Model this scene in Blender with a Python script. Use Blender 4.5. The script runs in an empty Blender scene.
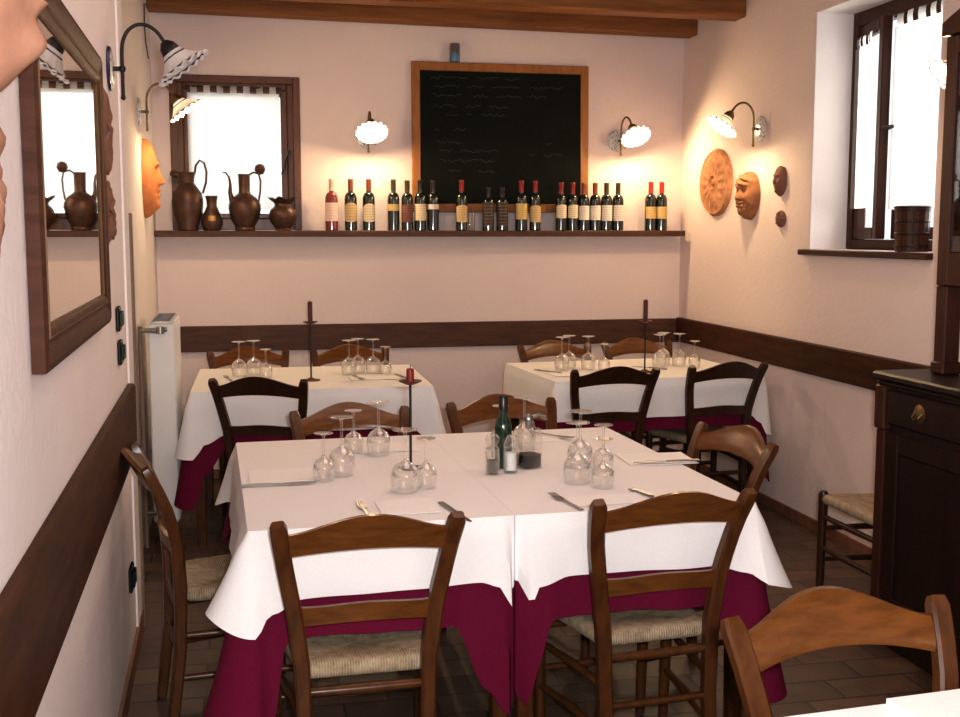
import bpy, math, random
from math import sin, cos, pi, radians as R, sqrt, atan2, hypot
from mathutils import Vector as V, Matrix
random.seed(7)
S = bpy.context.scene
COL = S.collection

# ------------------------------------------------------------------ materials
def mat(name):
    m = bpy.data.materials.new(name); m.use_nodes = True
    return m, m.node_tree, m.node_tree.nodes['Principled BSDF']
def nd(t, typ, **kw):
    n = t.nodes.new(typ)
    for k, v in kw.items():
        if hasattr(n, k): setattr(n, k, v)
    return n
def ramp(t, fac, stops):
    r = nd(t, 'ShaderNodeValToRGB'); e = r.color_ramp.elements
    while len(e) < len(stops): e.new(.5)
    for el, (p, c) in zip(e, stops): el.position = p; el.color = (*c, 1)
    t.links.new(fac, r.inputs[0]); return r.outputs[0]
def mapped(t, scale, coord='Object', rot=(0, 0, 0)):
    tc = nd(t, 'ShaderNodeTexCoord'); mp = nd(t, 'ShaderNodeMapping')
    mp.inputs['Scale'].default_value = scale; mp.inputs['Rotation'].default_value = rot
    t.links.new(tc.outputs[coord], mp.inputs[0]); return mp.outputs[0]
def noise(t, vec, scale, detail=4, rough=.6):
    n = nd(t, 'ShaderNodeTexNoise'); n.inputs['Scale'].default_value = scale
    n.inputs['Detail'].default_value = detail; n.inputs['Roughness'].default_value = rough
    t.links.new(vec, n.inputs['Vector']); return n.outputs['Fac']
def bump(t, b, h, strength=.3, dist=.01):
    n = nd(t, 'ShaderNodeBump'); n.inputs['Strength'].default_value = strength; n.inputs['Distance'].default_value = dist
    t.links.new(h, n.inputs['Height']); t.links.new(n.outputs[0], b.inputs['Normal'])
def plain(name, c, rough=.5, metal=0, spec=.5, nscale=0, var=.12, bmp=0, coat=0):
    m, t, b = mat(name)
    b.inputs['Base Color'].default_value = (*c, 1); b.inputs['Roughness'].default_value = rough
    b.inputs['Metallic'].default_value = metal; b.inputs['Specular IOR Level'].default_value = spec
    b.inputs['Coat Weight'].default_value = coat; b.inputs['Coat Roughness'].default_value = .15
    if nscale:
        f = noise(t, mapped(t, (1, 1, 1)), nscale)
        lo = tuple(x * (1 - var) for x in c); hi = tuple(min(1, x * (1 + var)) for x in c)
        t.links.new(ramp(t, f, [(.3, lo), (.7, hi)]), b.inputs['Base Color'])
        if bmp: bump(t, b, f, bmp)
    return m
def wood(name, dark, light, scale=(14, 14, 1.6), rough=.35, coat=.25, k=2.2, spec=.32):
    m, t, b = mat(name)
    v = mapped(t, scale)
    f = noise(t, v, k, 6, .62)
    t.links.new(ramp(t, f, [(.28, dark), (.5, tuple((a + c) / 2 for a, c in zip(dark, light))), (.74, light)]), b.inputs['Base Color'])
    b.inputs['Specular IOR Level'].default_value = spec; b.inputs['Roughness'].default_value = rough; b.inputs['Coat Weight'].default_value = coat; b.inputs['Coat Roughness'].default_value = .2
    bump(t, b, f, .12, .004)
    return m
def glass_mat(name, tint=(1, 1, 1), lo=.05, hi=.75, rough=.02, blend=.35, sheen=0):
    m, t, b = mat(name); t.nodes.remove(b)
    out = t.nodes['Material Output']
    tr = nd(t, 'ShaderNodeBsdfTransparent'); tr.inputs[0].default_value = (*tint, 1)
    gl = nd(t, 'ShaderNodeBsdfGlossy'); gl.inputs['Roughness'].default_value = rough; gl.inputs['Color'].default_value = (1, 1, 1, 1)
    lw = nd(t, 'ShaderNodeLayerWeight'); lw.inputs['Blend'].default_value = blend
    mr = nd(t, 'ShaderNodeMapRange'); mr.inputs['To Min'].default_value = lo; mr.inputs['To Max'].default_value = hi
    t.links.new(lw.outputs['Facing'], mr.inputs['Value'])
    mx = nd(t, 'ShaderNodeMixShader')
    df = nd(t, 'ShaderNodeBsdfDiffuse'); df.inputs[0].default_value = (.9, .88, .85, 1)  # white diffuse mixed into the glass colour to stand for bright highlights
    m0 = nd(t, 'ShaderNodeMixShader'); m0.inputs[0].default_value = sheen
    t.links.new(gl.outputs[0], m0.inputs[1]); t.links.new(df.outputs[0], m0.inputs[2])
    t.links.new(mr.outputs[0], mx.inputs[0]); t.links.new(tr.outputs[0], mx.inputs[1]); t.links.new(m0.outputs[0], mx.inputs[2])
    t.links.new(mx.outputs[0], out.inputs['Surface'])
    return m
def translucent(name, c, tr=.6, see=.0, rough=.8, c2=None):
    m, t, b = mat(name); t.nodes.remove(b); out = t.nodes['Material Output']
    d = nd(t, 'ShaderNodeBsdfDiffuse'); l = nd(t, 'ShaderNodeBsdfTranslucent'); mx = nd(t, 'ShaderNodeMixShader')
    f = noise(t, mapped(t, (1, 1, 1)), 60, 2)
    cc = ramp(t, f, [(.3, tuple(x * .93 for x in c)), (.7, c)])
    t.links.new(cc, d.inputs[0]); t.links.new(cc, l.inputs[0])
    mx.inputs[0].default_value = tr; t.links.new(d.outputs[0], mx.inputs[1]); t.links.new(l.outputs[0], mx.inputs[2])
    last = mx.outputs[0]
    if see:
        tp = nd(t, 'ShaderNodeBsdfTransparent'); m2 = nd(t, 'ShaderNodeMixShader'); m2.inputs[0].default_value = see
        t.links.new(last, m2.inputs[1]); t.links.new(tp.outputs[0], m2.inputs[2]); last = m2.outputs[0]
    t.links.new(last, out.inputs['Surface']); return m
def emit(name, c, s):
    m, t, b = mat(name); b.inputs['Emission Color'].default_value = (*c, 1); b.inputs['Emission Strength'].default_value = s
    b.inputs['Base Color'].default_value = (*c, 1); return m

def plaster(name, c):
    m, t, b = mat(name)
    v = mapped(t, (1, 1, 1))
    f = noise(t, v, 2.2, 5, .6); g = noise(t, v, 38, 4, .6)
    t.links.new(ramp(t, f, [(.3, tuple(x * .95 for x in c)), (.7, c)]), b.inputs['Base Color'])
    b.inputs['Roughness'].default_value = .9; b.inputs['Specular IOR Level'].default_value = .2
    ad = nd(t, 'ShaderNodeMath', operation='ADD'); t.links.new(f, ad.inputs[0]); t.links.new(g, ad.inputs[1])
    bump(t, b, ad.outputs[0], .18, .012); return m
M_WALL = plaster('plaster_warm', (.84, .715, .68))
M_WALLW = plaster('plaster_white', (.86, .80, .785))
def floor_mat():
    m, t, b = mat('terracotta_floor')
    v = mapped(t, (1, 1, 1))
    br = nd(t, 'ShaderNodeTexBrick'); t.links.new(v, br.inputs['Vector'])
    br.inputs['Color1'].default_value = (.085, .050, .034, 1); br.inputs['Color2'].default_value = (.145, .080, .052, 1)
    br.inputs['Mortar'].default_value = (.03, .023, .02, 1); br.inputs['Scale'].default_value = 1
    br.inputs['Mortar Size'].default_value = .005; br.inputs['Brick Width'].default_value = .29; br.inputs['Row Height'].default_value = .145
    br.inputs['Mortar Smooth'].default_value = .3
    f = noise(t, v, 9, 5)
    mx = nd(t, 'ShaderNodeMix', data_type='RGBA', blend_type='MULTIPLY'); mx.inputs[0].default_value = .8
    t.links.new(br.outputs['Color'], mx.inputs[6]); t.links.new(ramp(t, f, [(.3, (.6, .6, .62)), (.7, (1.15, 1.08, 1))]), mx.inputs[7])
    t.links.new(mx.outputs[2], b.inputs['Base Color']); b.inputs['Roughness'].default_value = .5
    inv = nd(t, 'ShaderNodeMath', operation='SUBTRACT'); inv.inputs[0].default_value = 1; t.links.new(br.outputs['Fac'], inv.inputs[1])
    bump(t, b, inv.outputs[0], .5, .004); return m
M_FLOOR = floor_mat()
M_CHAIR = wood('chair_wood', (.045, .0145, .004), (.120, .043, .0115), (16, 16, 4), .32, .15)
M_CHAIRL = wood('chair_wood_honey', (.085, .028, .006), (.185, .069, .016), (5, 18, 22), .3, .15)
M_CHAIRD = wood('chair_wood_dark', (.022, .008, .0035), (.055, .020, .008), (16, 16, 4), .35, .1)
M_RAIL = wood('rail_wood', (.055, .022, .011), (.13, .055, .028), (2, 16, 16), .55, 0)
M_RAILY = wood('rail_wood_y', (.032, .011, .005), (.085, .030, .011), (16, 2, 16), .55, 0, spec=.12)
M_BEAM = wood('beam_wood', (.17, .062, .018), (.36, .145, .042), (1.2, 14, 14), .6, 0)
M_WIN = wood('window_wood', (.085, .030, .013), (.17, .065, .03), (16, 16, 2), .45, .1)
M_CAB = wood('cabinet_wood', (.008, .003, .002), (.026, .008, .005), (14, 14, 2), .42, 0)
M_CABR = wood('cabinet_wood_red', (.030, .008, .004), (.075, .021, .010), (14, 14, 2), .42, 0)
M_BOARDF = wood('board_frame_wood', (.26, .10, .025), (.42, .18, .05), (10, 10, 3), .5, .1)
M_MIRF = wood('mirror_frame_wood', (.042, .015, .008), (.10, .038, .022), (16, 3, 16), .5, .0, spec=.1)
M_GILT = plain('mirror_gilt_edge', (.15, .075, .03), .5, 0, spec=.2, nscale=30)
M_MIRROR = plain('mirror_silver', (.90, .88, .82), .015, 1)
M_WHITE = plain('white_cloth', (.86, .84, .83), .85, spec=.15, nscale=160, var=.025, bmp=.06)
M_NAPK = plain('paper_napkin', (.90, .88, .86), .9, spec=.1, nscale=90, var=.02, bmp=.05)
M_BURG = plain('burgundy_cloth', (.140, .007, .034), .85, spec=.1, nscale=140, var=.08, bmp=.08)
M_TERRA = plain('terracotta', (.62, .25, .10), .85, spec=.15, nscale=14, var=.2, bmp=.35)
M_TERRAP = plain('terracotta_pale', (.42, .22, .145), .85, spec=.15, nscale=14, var=.12, bmp=.3)
M_TERRAB = plain('terracotta_brown', (.25, .135, .10), .9, spec=.1, nscale=18, var=.2, bmp=.4)
M_CLAYB = plain('clay_brown', (.36, .17, .085), .8, spec=.15, nscale=20, var=.25, bmp=.35)
M_BRONZE = plain('aged_copper', (.085, .040, .026), .45, .4, nscale=16, var=.35, bmp=.15)
M_IRON = plain('black_iron', (.028, .024, .022), .45, .6, nscale=40, var=.3)
M_BRASS = plain('aged_brass', (.22, .15, .07), .35, .85, nscale=30, var=.2)
M_RUST = plain('rusty_iron', (.10, .035, .02), .6, .4, nscale=40, var=.3)
M_CANDLE = plain('red_candle_wax', (.22, .016, .016), .5, nscale=30, var=.15)
M_CANDLED = plain('dark_red_candle_wax', (.085, .016, .012), .5, nscale=30, var=.15)
M_STEEL = plain('steel', (.33, .32, .31), .32, .9, nscale=25, var=.06)
M_RADI = plain('radiator_enamel', (.80, .78, .74), .35, nscale=4, var=.03)
M_GUARD = wood('corner_guard_wood', (.16, .11, .075), (.26, .185, .13), (16, 16, 1.5), .5, 0)
M_BLACK = plain('black_plastic', (.012, .014, .014), .25, nscale=20, var=.2)
M_BLACKG = plain('dark_green_plastic', (.012, .04, .025), .25, nscale=20, var=.2)
M_GLASS = glass_mat('clear_glass', (.985, .98, .97), .05, .92, .03, .34, .30)
M_GLASSC = glass_mat('plain_clear_glass', (.975, .98, .97), .03, .7, .02, .25, 0)
M_PANE = glass_mat('window_glass', (.97, .98, .98), .03, .5, .01, .2)
M_DGLASS = plain('dark_bottle_glass', (.010, .016, .012), .08, spec=.7, nscale=8, var=.3, coat=.4)
M_ROSE = plain('rose_wine_glass', (.22, .035, .028), .08, spec=.7, nscale=8, var=.2, coat=.4)
M_GREENG = plain('green_bottle_glass', (.010, .035, .020), .08, spec=.7, nscale=8, var=.3, coat=.4)
M_VINEG = plain('dark_vinegar', (.015, .012, .012), .1, nscale=8)
M_SALT = plain('white_salt', (.88, .87, .86), .9, nscale=200, var=.05)
M_PEPPER = plain('grey_pepper', (.14, .12, .11), .9, nscale=260, var=.6)
M_CURT = translucent('curtain_cloth', (.92, .89, .84), .7, .12)
M_PLATE = None
def label_mat(name, c, ink=(.12, .08, .06)):
    m, t, b = mat(name)
    v = mapped(t, (1, 1, 1), 'Generated')
    w = nd(t, 'ShaderNodeTexWave', wave_type='BANDS', bands_direction='Z'); t.links.new(v, w.inputs['Vector'])
    w.inputs['Scale'].default_value = 2.2; w.inputs['Distortion'].default_value = 1.2; w.inputs['Detail'].default_value = 3; w.inputs['Detail Scale'].default_value = 9
    t.links.new(ramp(t, w.outputs['Fac'], [(.0, tuple(a * .55 + i * .45 for a, i in zip(c, ink))), (.16, c), (1, c)]), b.inputs['Base Color'])
    b.inputs['Roughness'].default_value = .7; return m
L_GOLD = label_mat('label_gold', (.60, .44, .22)); L_CREAM = label_mat('label_cream', (.74, .62, .42))
L_WHITE = label_mat('label_white', (.78, .70, .62)); L_PINK = label_mat('label_pinkish', (.80, .60, .52), (.5, .08, .06))
L_YEL = label_mat('label_yellow', (.62, .45, .18)); L_DARK = label_mat('label_dark', (.16, .06, .045), (.45, .2, .12))
L_ORN = label_mat('label_ornate', (.05, .035, .03), (.45, .3, .14))
C_RED = plain('capsule_red', (.24, .016, .013), .35, nscale=12); C_BRED = plain('capsule_bright_red', (.52, .03, .022), .35, nscale=12); C_BROWN = plain('capsule_brown', (.25, .065, .028), .35, nscale=12)
C_BLACK = plain('capsule_black', (.02, .015, .014), .3, nscale=12); C_OLIVE = plain('capsule_olive', (.06, .045, .02), .35, nscale=12)
C_CLEAR = plain('capsule_silver', (.62, .50, .42), .3, .3, nscale=12); C_DRED = plain('capsule_dark_red', (.20, .02, .016), .35, nscale=12)
def straw():
    m, t, b = mat('woven_straw')
    tc = nd(t, 'ShaderNodeTexCoord'); sp = nd(t, 'ShaderNodeSeparateXYZ'); t.links.new(tc.outputs['Object'], sp.inputs[0])
    def mth(op, a, bb=None, v=None):
        n = nd(t, 'ShaderNodeMath', operation=op); t.links.new(a, n.inputs[0])
        if bb is not None: t.links.new(bb, n.inputs[1])
        if v is not None: n.inputs[1].default_value = v
        return n.outputs[0]
    ax = mth('ABSOLUTE', sp.outputs[0]); ay = mth('ABSOLUTE', sp.outputs[1])
    sel = mth('GREATER_THAN', ay, ax)
    mx = nd(t, 'ShaderNodeMix', data_type='FLOAT'); t.links.new(sel, mx.inputs[0]); t.links.new(sp.outputs[1], mx.inputs[2]); t.links.new(sp.outputs[0], mx.inputs[3])
    s = mth('SINE', mth('MULTIPLY', mx.outputs[0], v=900))
    nz = noise(t, mapped(t, (1, 1, 1)), 45, 4)
    ad = mth('MULTIPLY_ADD', s, v=.12); ad.node.inputs[2].default_value = 0
    tot = mth('ADD', ad, nz)
    dk = mth('MULTIPLY', sel, v=.10); tot2 = mth('ADD', tot, dk)
    t.links.new(ramp(t, tot2, [(.25, (.20, .135, .08)), (.5, (.37, .28, .175)), (.8, (.50, .40, .275))]), b.inputs['Base Color'])
    b.inputs['Roughness'].default_value = .7; bump(t, b, s, .5, .003); return m
M_STRAW = straw()
def shade_mat():
    m, t, b = mat('pleated_ceramic_shade'); t.nodes.remove(b); out = t.nodes['Material Output']
    at = nd(t, 'ShaderNodeAttribute', attribute_name='ring')
    f = noise(t, mapped(t, (1, 1, 1)), 30, 2)
    ad = nd(t, 'ShaderNodeMath', operation='MULTIPLY_ADD'); t.links.new(f, ad.inputs[0]); ad.inputs[1].default_value = .06; t.links.new(at.outputs['Fac'], ad.inputs[2])
    wh = (.86, .84, .82); bl = (.05, .06, .13)
    c = ramp(t, ad.outputs[0], [(.0, wh), (.28, wh), (.30, bl), (.33, bl), (.35, wh), (.76, wh), (.78, bl), (.84, bl), (.86, wh), (1, wh)])
    c.node.color_ramp.interpolation = 'LINEAR'
    d = nd(t, 'ShaderNodeBsdfDiffuse'); l = nd(t, 'ShaderNodeBsdfTranslucent'); mx = nd(t, 'ShaderNodeMixShader'); mx.inputs[0].default_value = .35
    gl = nd(t, 'ShaderNodeBsdfGlossy'); gl.inputs['Roughness'].default_value = .15; m2 = nd(t, 'ShaderNodeMixShader'); m2.inputs[0].default_value = .06
    t.links.new(c, d.inputs[0]); t.links.new(c, l.inputs[0]); t.links.new(d.outputs[0], mx.inputs[1]); t.links.new(l.outputs[0], mx.inputs[2])
    t.links.new(mx.outputs[0], m2.inputs[1]); t.links.new(gl.outputs[0], m2.inputs[2]); t.links.new(m2.outputs[0], out.inputs['Surface']); return m
M_SHADE = shade_mat()
def plate_mat():
    m, t, b = mat('speckled_ceramic_plate')
    v = nd(t, 'ShaderNodeTexVoronoi'); v.inputs['Scale'].default_value = 90; t.links.new(mapped(t, (1, 1, 1)), v.inputs['Vector'])
    t.links.new(ramp(t, v.outputs['Distance'], [(.15, (.10, .11, .17)), (.5, (.74, .71, .68))]), b.inputs['Base Color']); b.inputs['Roughness'].default_value = .25
    return m
M_PLATE = plate_mat()
M_BLUE = plain('blue_glaze', (.03, .035, .08), .25, nscale=30)
M_BULB = emit('lit_bulb', (1, .80, .52), 60); M_BULBOFF = plain('unlit_bulb', (.8, .78, .72), .2, nscale=5)
def slate():
    m, t, b = mat('blackboard_slate')
    f = noise(t, mapped(t, (1, 1, 1)), 2.6, 5, .7)
    t.links.new(ramp(t, f, [(.3, (.004, .006, .004)), (.75, (.010, .011, .008))]), b.inputs['Base Color']); b.inputs['Roughness'].default_value = .8; b.inputs['Specular IOR Level'].default_value = .15; return m
M_SLATE = slate()
M_CHALK = plain('faint_chalk', (.058, .056, .042), .9, nscale=80, var=.4)

# ------------------------------------------------------------------ mesh builder
class MB:
    def __init__(s): s.v = []; s.f = []; s.attr = None
    def add(s, vs, fs):
        b = len(s.v); s.v += [tuple(p) for p in vs]; s.f += [tuple(i + b for i in f) for f in fs]; return s
    def box(s, lo, hi, c=.0):
        x0, y0, z0 = lo; x1, y1, z1 = hi
        if c <= 0:
            vs = [(x0, y0, z0), (x1, y0, z0), (x1, y1, z0), (x0, y1, z0), (x0, y0, z1), (x1, y0, z1), (x1, y1, z1), (x0, y1, z1)]
            return s.add(vs, [(3, 2, 1, 0), (4, 5, 6, 7), (0, 1, 5, 4), (1, 2, 6, 5), (2, 3, 7, 6), (3, 0, 4, 7)])
        c = min(c, (x1 - x0) * .45, (y1 - y0) * .45, (z1 - z0) * .45)
        def ring(i, z):
            a, b, d, e = x0 + i, x1 - i, y0 + i, y1 - i
            k = c - i if i < c else 0
            k = c
            return [(a + k, d, z), (b - k, d, z), (b, d + k, z), (b, e - k, z), (b - k, e, z), (a + k, e, z), (a, e - k, z), (a, d + k, z)]
        rs = [ring(c * .9, z0), ring(0, z0 + c), ring(0, z1 - c), ring(c * .9, z1)]
        vs = sum(rs, []); fs = []
        for j in range(3):
            for i in range(8): fs.append((j * 8 + i, j * 8 + (i + 1) % 8, j * 8 + 8 + (i + 1) % 8, j * 8 + 8 + i))
        fs.append(tuple(range(7, -1, -1))); fs.append(tuple(range(24, 32)))
        return s.add(vs, fs)
    def lathe(s, prof, n=24, at=(0, 0, 0), mtx=None, ruffle=None):
        """prof: list of (r, z). ruffle(i, ang, r, z) -> (r, z)"""
        b = len(s.v); vs = []
        for i, (r, z) in enumerate(prof):
            for k in range(n):
                a = 2 * pi * k / n
                rr, zz = ruffle(i, a, r, z) if ruffle else (r, z)
                p = V((rr * cos(a), rr * sin(a), zz))
                if mtx is not None: p = mtx @ p
                vs.append((p[0] + at[0], p[1] + at[1], p[2] + at[2]))
        fs = []
        for i in range(len(prof) - 1):
            for k in range(n):
                k2 = (k + 1) % n
                fs.append((i * n + k, i * n + k2, (i + 1) * n + k2, (i + 1) * n + k))
        if prof[0][0] > 0: fs.append(tuple(range(n - 1, -1, -1)))
        if prof[-1][0] > 0 and not getattr(s, 'open_end', False): fs.append(tuple((len(prof) - 1) * n + k for k in range(n)))
        return s.add(vs, fs)
    def sweep(s, pts, w, d, side=(1, 0, 0), ch=.25, round_n=0, cap=True):
        """rectangular (chamfered) or round sweep along pts; w along side, d along the third axis; w/d may be lists"""
        pts = [V(p) for p in pts]; n = len(pts)
        W = w if isinstance(w, (list, tuple)) else [w] * n
        D = d if isinstance(d, (list, tuple)) else [d] * n
        vs = []; m = 0; sv0 = V(side)
        for i in range(n):
            t = (pts[min(i + 1, n - 1)] - pts[max(i - 1, 0)]).normalized()
            sv = (sv0 - t * sv0.dot(t))
            if sv.length < 1e-4: sv = V((0, 0, 1)) - t * t.z
            sv.normalize(); uv = t.cross(sv); sv0 = sv if round_n else sv0
            a, b = W[i] / 2, D[i] / 2
            if round_n: sec = [(a * cos(2 * pi * k / round_n), b * sin(2 * pi * k / round_n)) for k in range(round_n)]
            else:
                c = ch * min(a, b) * 2 * .5
                sec = [(-a + c, -b), (a - c, -b), (a, -b + c), (a, b - c), (a - c, b), (-a + c, b), (-a, b - c), (-a, -b + c)]
            m = len(sec)
            for x, y in sec: vs.append(pts[i] + sv * x + uv * y)
        fs = []
        for i in range(n - 1):
            for k in range(m): fs.append((i * m + k, i * m + (k + 1) % m, (i + 1) * m + (k + 1) % m, (i + 1) * m + k))
        if cap: fs.append(tuple(range(m - 1, -1, -1))); fs.append(tuple((n - 1) * m + k for k in range(m)))
        return s.add(vs, fs)
    def tube(s, pts, r, n=10):
        d = [x * 2 for x in r] if isinstance(r, (list, tuple)) else r * 2
        return s.sweep(pts, d, d, side=(.31, .17, .93) if abs((V(pts[-1]) - V(pts[0])).normalized().z) < .8 else (1, .1, 0), round_n=n)
    def grid(s, fn, nu, nv):
        vs = [fn(i / nu, j / nv) for j in range(nv + 1) for i in range(nu + 1)]
        fs = [(j * (nu + 1) + i, j * (nu + 1) + i + 1, (j + 1) * (nu + 1) + i + 1, (j + 1) * (nu + 1) + i) for j in range(nv) for i in range(nu)]
        return s.add(vs, fs)
    def thick(s, fn, th, nu, nv):
        """closed slab: fn(u,v) front, fn + th(u,v) back"""
        f = [V(fn(i / nu, j / nv)) for j in range(nv + 1) for i in range(nu + 1)]
        g = [f[j * (nu + 1) + i] + V(th(i / nu, j / nv)) for j in range(nv + 1) for i in range(nu + 1)]
        N = len(f); fs = []
        I = lambda i, j: j * (nu + 1) + i
        for j in range(nv):
            for i in range(nu):
                fs.append((I(i, j), I(i + 1, j), I(i + 1, j + 1), I(i, j + 1)))
                fs.append((N + I(i, j + 1), N + I(i + 1, j + 1), N + I(i + 1, j), N + I(i, j)))
        edge = [I(i, 0) for i in range(nu)] + [I(nu, j) for j in range(nv)] + [I(i, nv) for i in range(nu, 0, -1)] + [I(0, j) for j in range(nv, 0, -1)]
        for a, b in zip(edge, edge[1:] + edge[:1]): fs.append((b, a, N + a, N + b))
        return s.add(f + g, fs)
    def build(s, name, m, parent=None, loc=None, rz=0, ang=38):
        me = bpy.data.meshes.new(name); me.from_pydata(s.v, [], s.f); me.materials.append(m)
        if s.attr is not None:
            a = me.attributes.new('ring', 'FLOAT', 'POINT')
            for i, x in enumerate(s.attr): a.data[i].value = x
        me.validate()
        import bmesh
        bm = bmesh.new(); bm.from_mesh(me); bmesh.ops.recalc_face_normals(bm, faces=bm.faces); bm.to_mesh(me); bm.free()
        me.polygons.foreach_set('use_smooth', [True] * len(me.polygons)); me.set_sharp_from_angle(angle=R(ang))
        o = bpy.data.objects.new(name, me); COL.objects.link(o)
        if parent: o.parent = parent
        if loc: o.location = loc
        if rz: o.rotation_euler.z = rz
        return o
def tag(o, label=None, cat=None, group=None, kind=None):
    if label: o['label'] = label
    if cat: o['category'] = cat
    if group: o['group'] = group
    if kind: o['kind'] = kind
    return o
def thing(name, label, cat, loc=(0, 0, 0), rz=0, group=None):
    o = bpy.data.objects.new(name, None); COL.objects.link(o); o.location = loc; o.rotation_euler.z = rz
    o.empty_display_size = .05
    return tag(o, label, cat, group)
def copy_tree(o, parent=None):
    c = o.copy(); COL.objects.link(c)
    if parent: c.parent = parent
    for ch in o.children: copy_tree(ch, c)
    return c
def dup(o, label, loc, rz=0, group=None):
    c = copy_tree(o); c.location = loc; c.rotation_euler.z = rz; c['label'] = label
    if group: c['group'] = group
    return c
def struct(mb, name, m, parent=None):
    o = mb.build(name, m, parent)
    if not parent: o['kind'] = 'structure'
    return o
def smooth(t): t = max(0, min(1, t)); return t * t * (3 - 2 * t)

# ------------------------------------------------------------------ room shell
YB, XR, ZC = 6.96, 2.80, 2.86
XL0, LSL = -.331, -.0167                       # left wall x = XL0 + LSL*y (it is not quite square to the room)
lx = lambda y: XL0 + LSL * y
YE = 4.33                                      # the left wall steps back here
XREC = -.485
YF = -3.0
struct(MB().box((-1.2, YF - .2, -.06), (XR + .6, YB + .4, 0)), 'floor', M_FLOOR)
M_CEIL = wood('ceiling_boards', (.12, .05, .02), (.24, .11, .045), (1.2, 9, 9), .7, 0)
struct(MB().box((-1.2, YF - .2, ZC), (XR + .6, YB + .4, ZC + .1)), 'ceiling', M_CEIL)
# left wall (angled) + recess
def prism(mb, poly, z0, z1):
    n = len(poly); vs = [(x, y, z0) for x, y in poly] + [(x, y, z1) for x, y in poly]
    fs = [tuple(range(n - 1, -1, -1)), tuple(range(n, 2 * n))] + [(i, (i + 1) % n, n + (i + 1) % n, n + i) for i in range(n)]
    return mb.add(vs, fs)
w = MB(); prism(w, [(lx(YF), YF), (lx(YE), YE), (XREC, YE), (XREC, YB), (-1.0, YB), (-1.0, YF)], 0, ZC)
struct(w, 'wall_left', M_WALLW)
# back wall with window hole
WX0, WX1, WZ0, WZ1 = -.375, .355, 1.508, 2.40
w = MB(); w.box((-1.0, YB, 0), (WX0, YB + .22, ZC)); w.box((WX1, YB, 0), (XR + .5, YB + .22, ZC))
w.box((WX0, YB, 0), (WX1, YB + .22, WZ0)); w.box((WX0, YB, WZ1), (WX1, YB + .22, ZC))
struct(w, 'wall_back', M_WALL)
# right wall with window hole
RY0, RY1, RZ0, RZ1 = 4.205, 5.25, 1.412, 2.575
w = MB(); w.box((XR, YF, 0), (XR + .34, RY0, ZC)); w.box((XR, RY1, 0), (XR + .34, YB, ZC))
w.box((XR, RY0, 0), (XR + .34, RY1, RZ0)); w.box((XR, RY0, RZ1), (XR + .34, RY1, ZC))
struct(w, 'wall_right', M_WALL)
struct(MB().box((-1.0, YF - .15, 0), (XR + .34, YF, ZC)), 'wall_front', M_WALLW)
# baseboards (tile)
M_BASE = plain('terracotta_skirting', (.20, .085, .05), .5, nscale=10, var=.25)
w = MB(); prism(w, [(lx(YF), YF), (lx(YE), YE), (lx(YE) + .012, YE), (lx(YF) + .012, YF)], 0, .075); struct(w, 'baseboard_left', M_BASE)
struct(MB().box((XREC, YB - .012, 0), (XR, YB, .06), .003), 'baseboard_back', M_BASE)
struct(MB().box((XR - .012, YF, 0), (XR, YB - .013, .06), .003), 'baseboard_right', M_BASE)
# chair rails
struct(MB().box((-.385, YB - .03, .782), (XR - .001, YB - .001, .936), .004), 'trim_1', M_RAIL)
struct(MB().box((XR - .03, 3.0, .790), (XR - .001, YB - .031, .944), .004), 'trim_2', M_RAILY)
w = MB()
def lw(y, z, out): return (lx(y) + out, y, z)
for a in ((.0),):
    y0, y1 = .2, 4.12
    vs = [];
    sec = [(.001, .735), (.026, .735), (.026, .955), (.020, .968), (.001, .968)]
    for y in (y0, y1): vs += [lw(y, z, o) for o, z in sec]
    n = len(sec); w.add(vs, [tuple(range(n)), tuple(range(2 * n - 1, n - 1, -1))] + [(i, n + i, n + (i + 1) % n, (i + 1) % n) for i in range(n)])
struct(w, 'trim_3', M_RAILY)
w = MB(); prism(w, [(lx(4.135), 4.135), (lx(YE), YE), (lx(YE) + .007, YE), (lx(4.135) + .007, 4.135)], .0, ZC - .01); struct(w, 'trim_4', M_WALLW)
struct(MB().box((-.440, YE + .001, 0), (-.386, YE + .028, 1.567), .004), 'trim_5', M_GUARD)
# ceiling beams
for y0, y1, z0, dz, lab in ((6.74, 6.88, 2.708, .035, 'rough brown wooden ceiling beam hugging the back wall, the farther and lower looking of two'),
                        (6.05, 6.20, 2.694, .012, 'rough brown wooden ceiling beam nearer the viewer, cut by the top of the photo')):
    zt = ZC - .045; b = MB().sweep([(XREC + .005, (y0 + y1) / 2, (z0 + zt) / 2 + dz), (1.0, (y0 + y1) / 2, (z0 + zt) / 2 + dz * .52), (XR - .002, (y0 + y1) / 2, (z0 + zt) / 2)], zt - z0, y1 - y0, side=(0, 0, 1), ch=.16)
    tag(b.build('ceiling_beam', M_BEAM), lab, 'beam', 'brown ceiling beams')

# ------------------------------------------------------------------ windows
win = thing('window_1', 'small brown wooden window in the back wall above the jugs', 'window', (0, YB, 0)); win['kind'] = 'structure'
fy = .045
f = MB()
f.box((WX0 + .001, fy, WZ0 + .001), (WX0 + .062, fy + .07, WZ1 - .001), .006); f.box((WX1 - .062, fy, WZ0 + .001), (WX1 - .001, fy + .07, WZ1 - .001), .006)
f.box((WX0 + .062, fy, WZ1 - .062), (WX1 - .062, fy + .07, WZ1 - .001), .006); f.box((WX0 + .062, fy, WZ0 + .001), (WX1 - .062, fy + .07, WZ0 + .07), .006)
f.box((WX0 - .012, -.014, WZ0), (WX0 + .03, fy, WZ1 + .012), .004); f.box((WX1 - .03, -.014, WZ0), (WX1 + .012, fy, WZ1 + .012), .004); f.box((WX0 + .03, -.014, WZ1 - .03), (WX1 - .03, fy, WZ1 + .012), .004)
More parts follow.
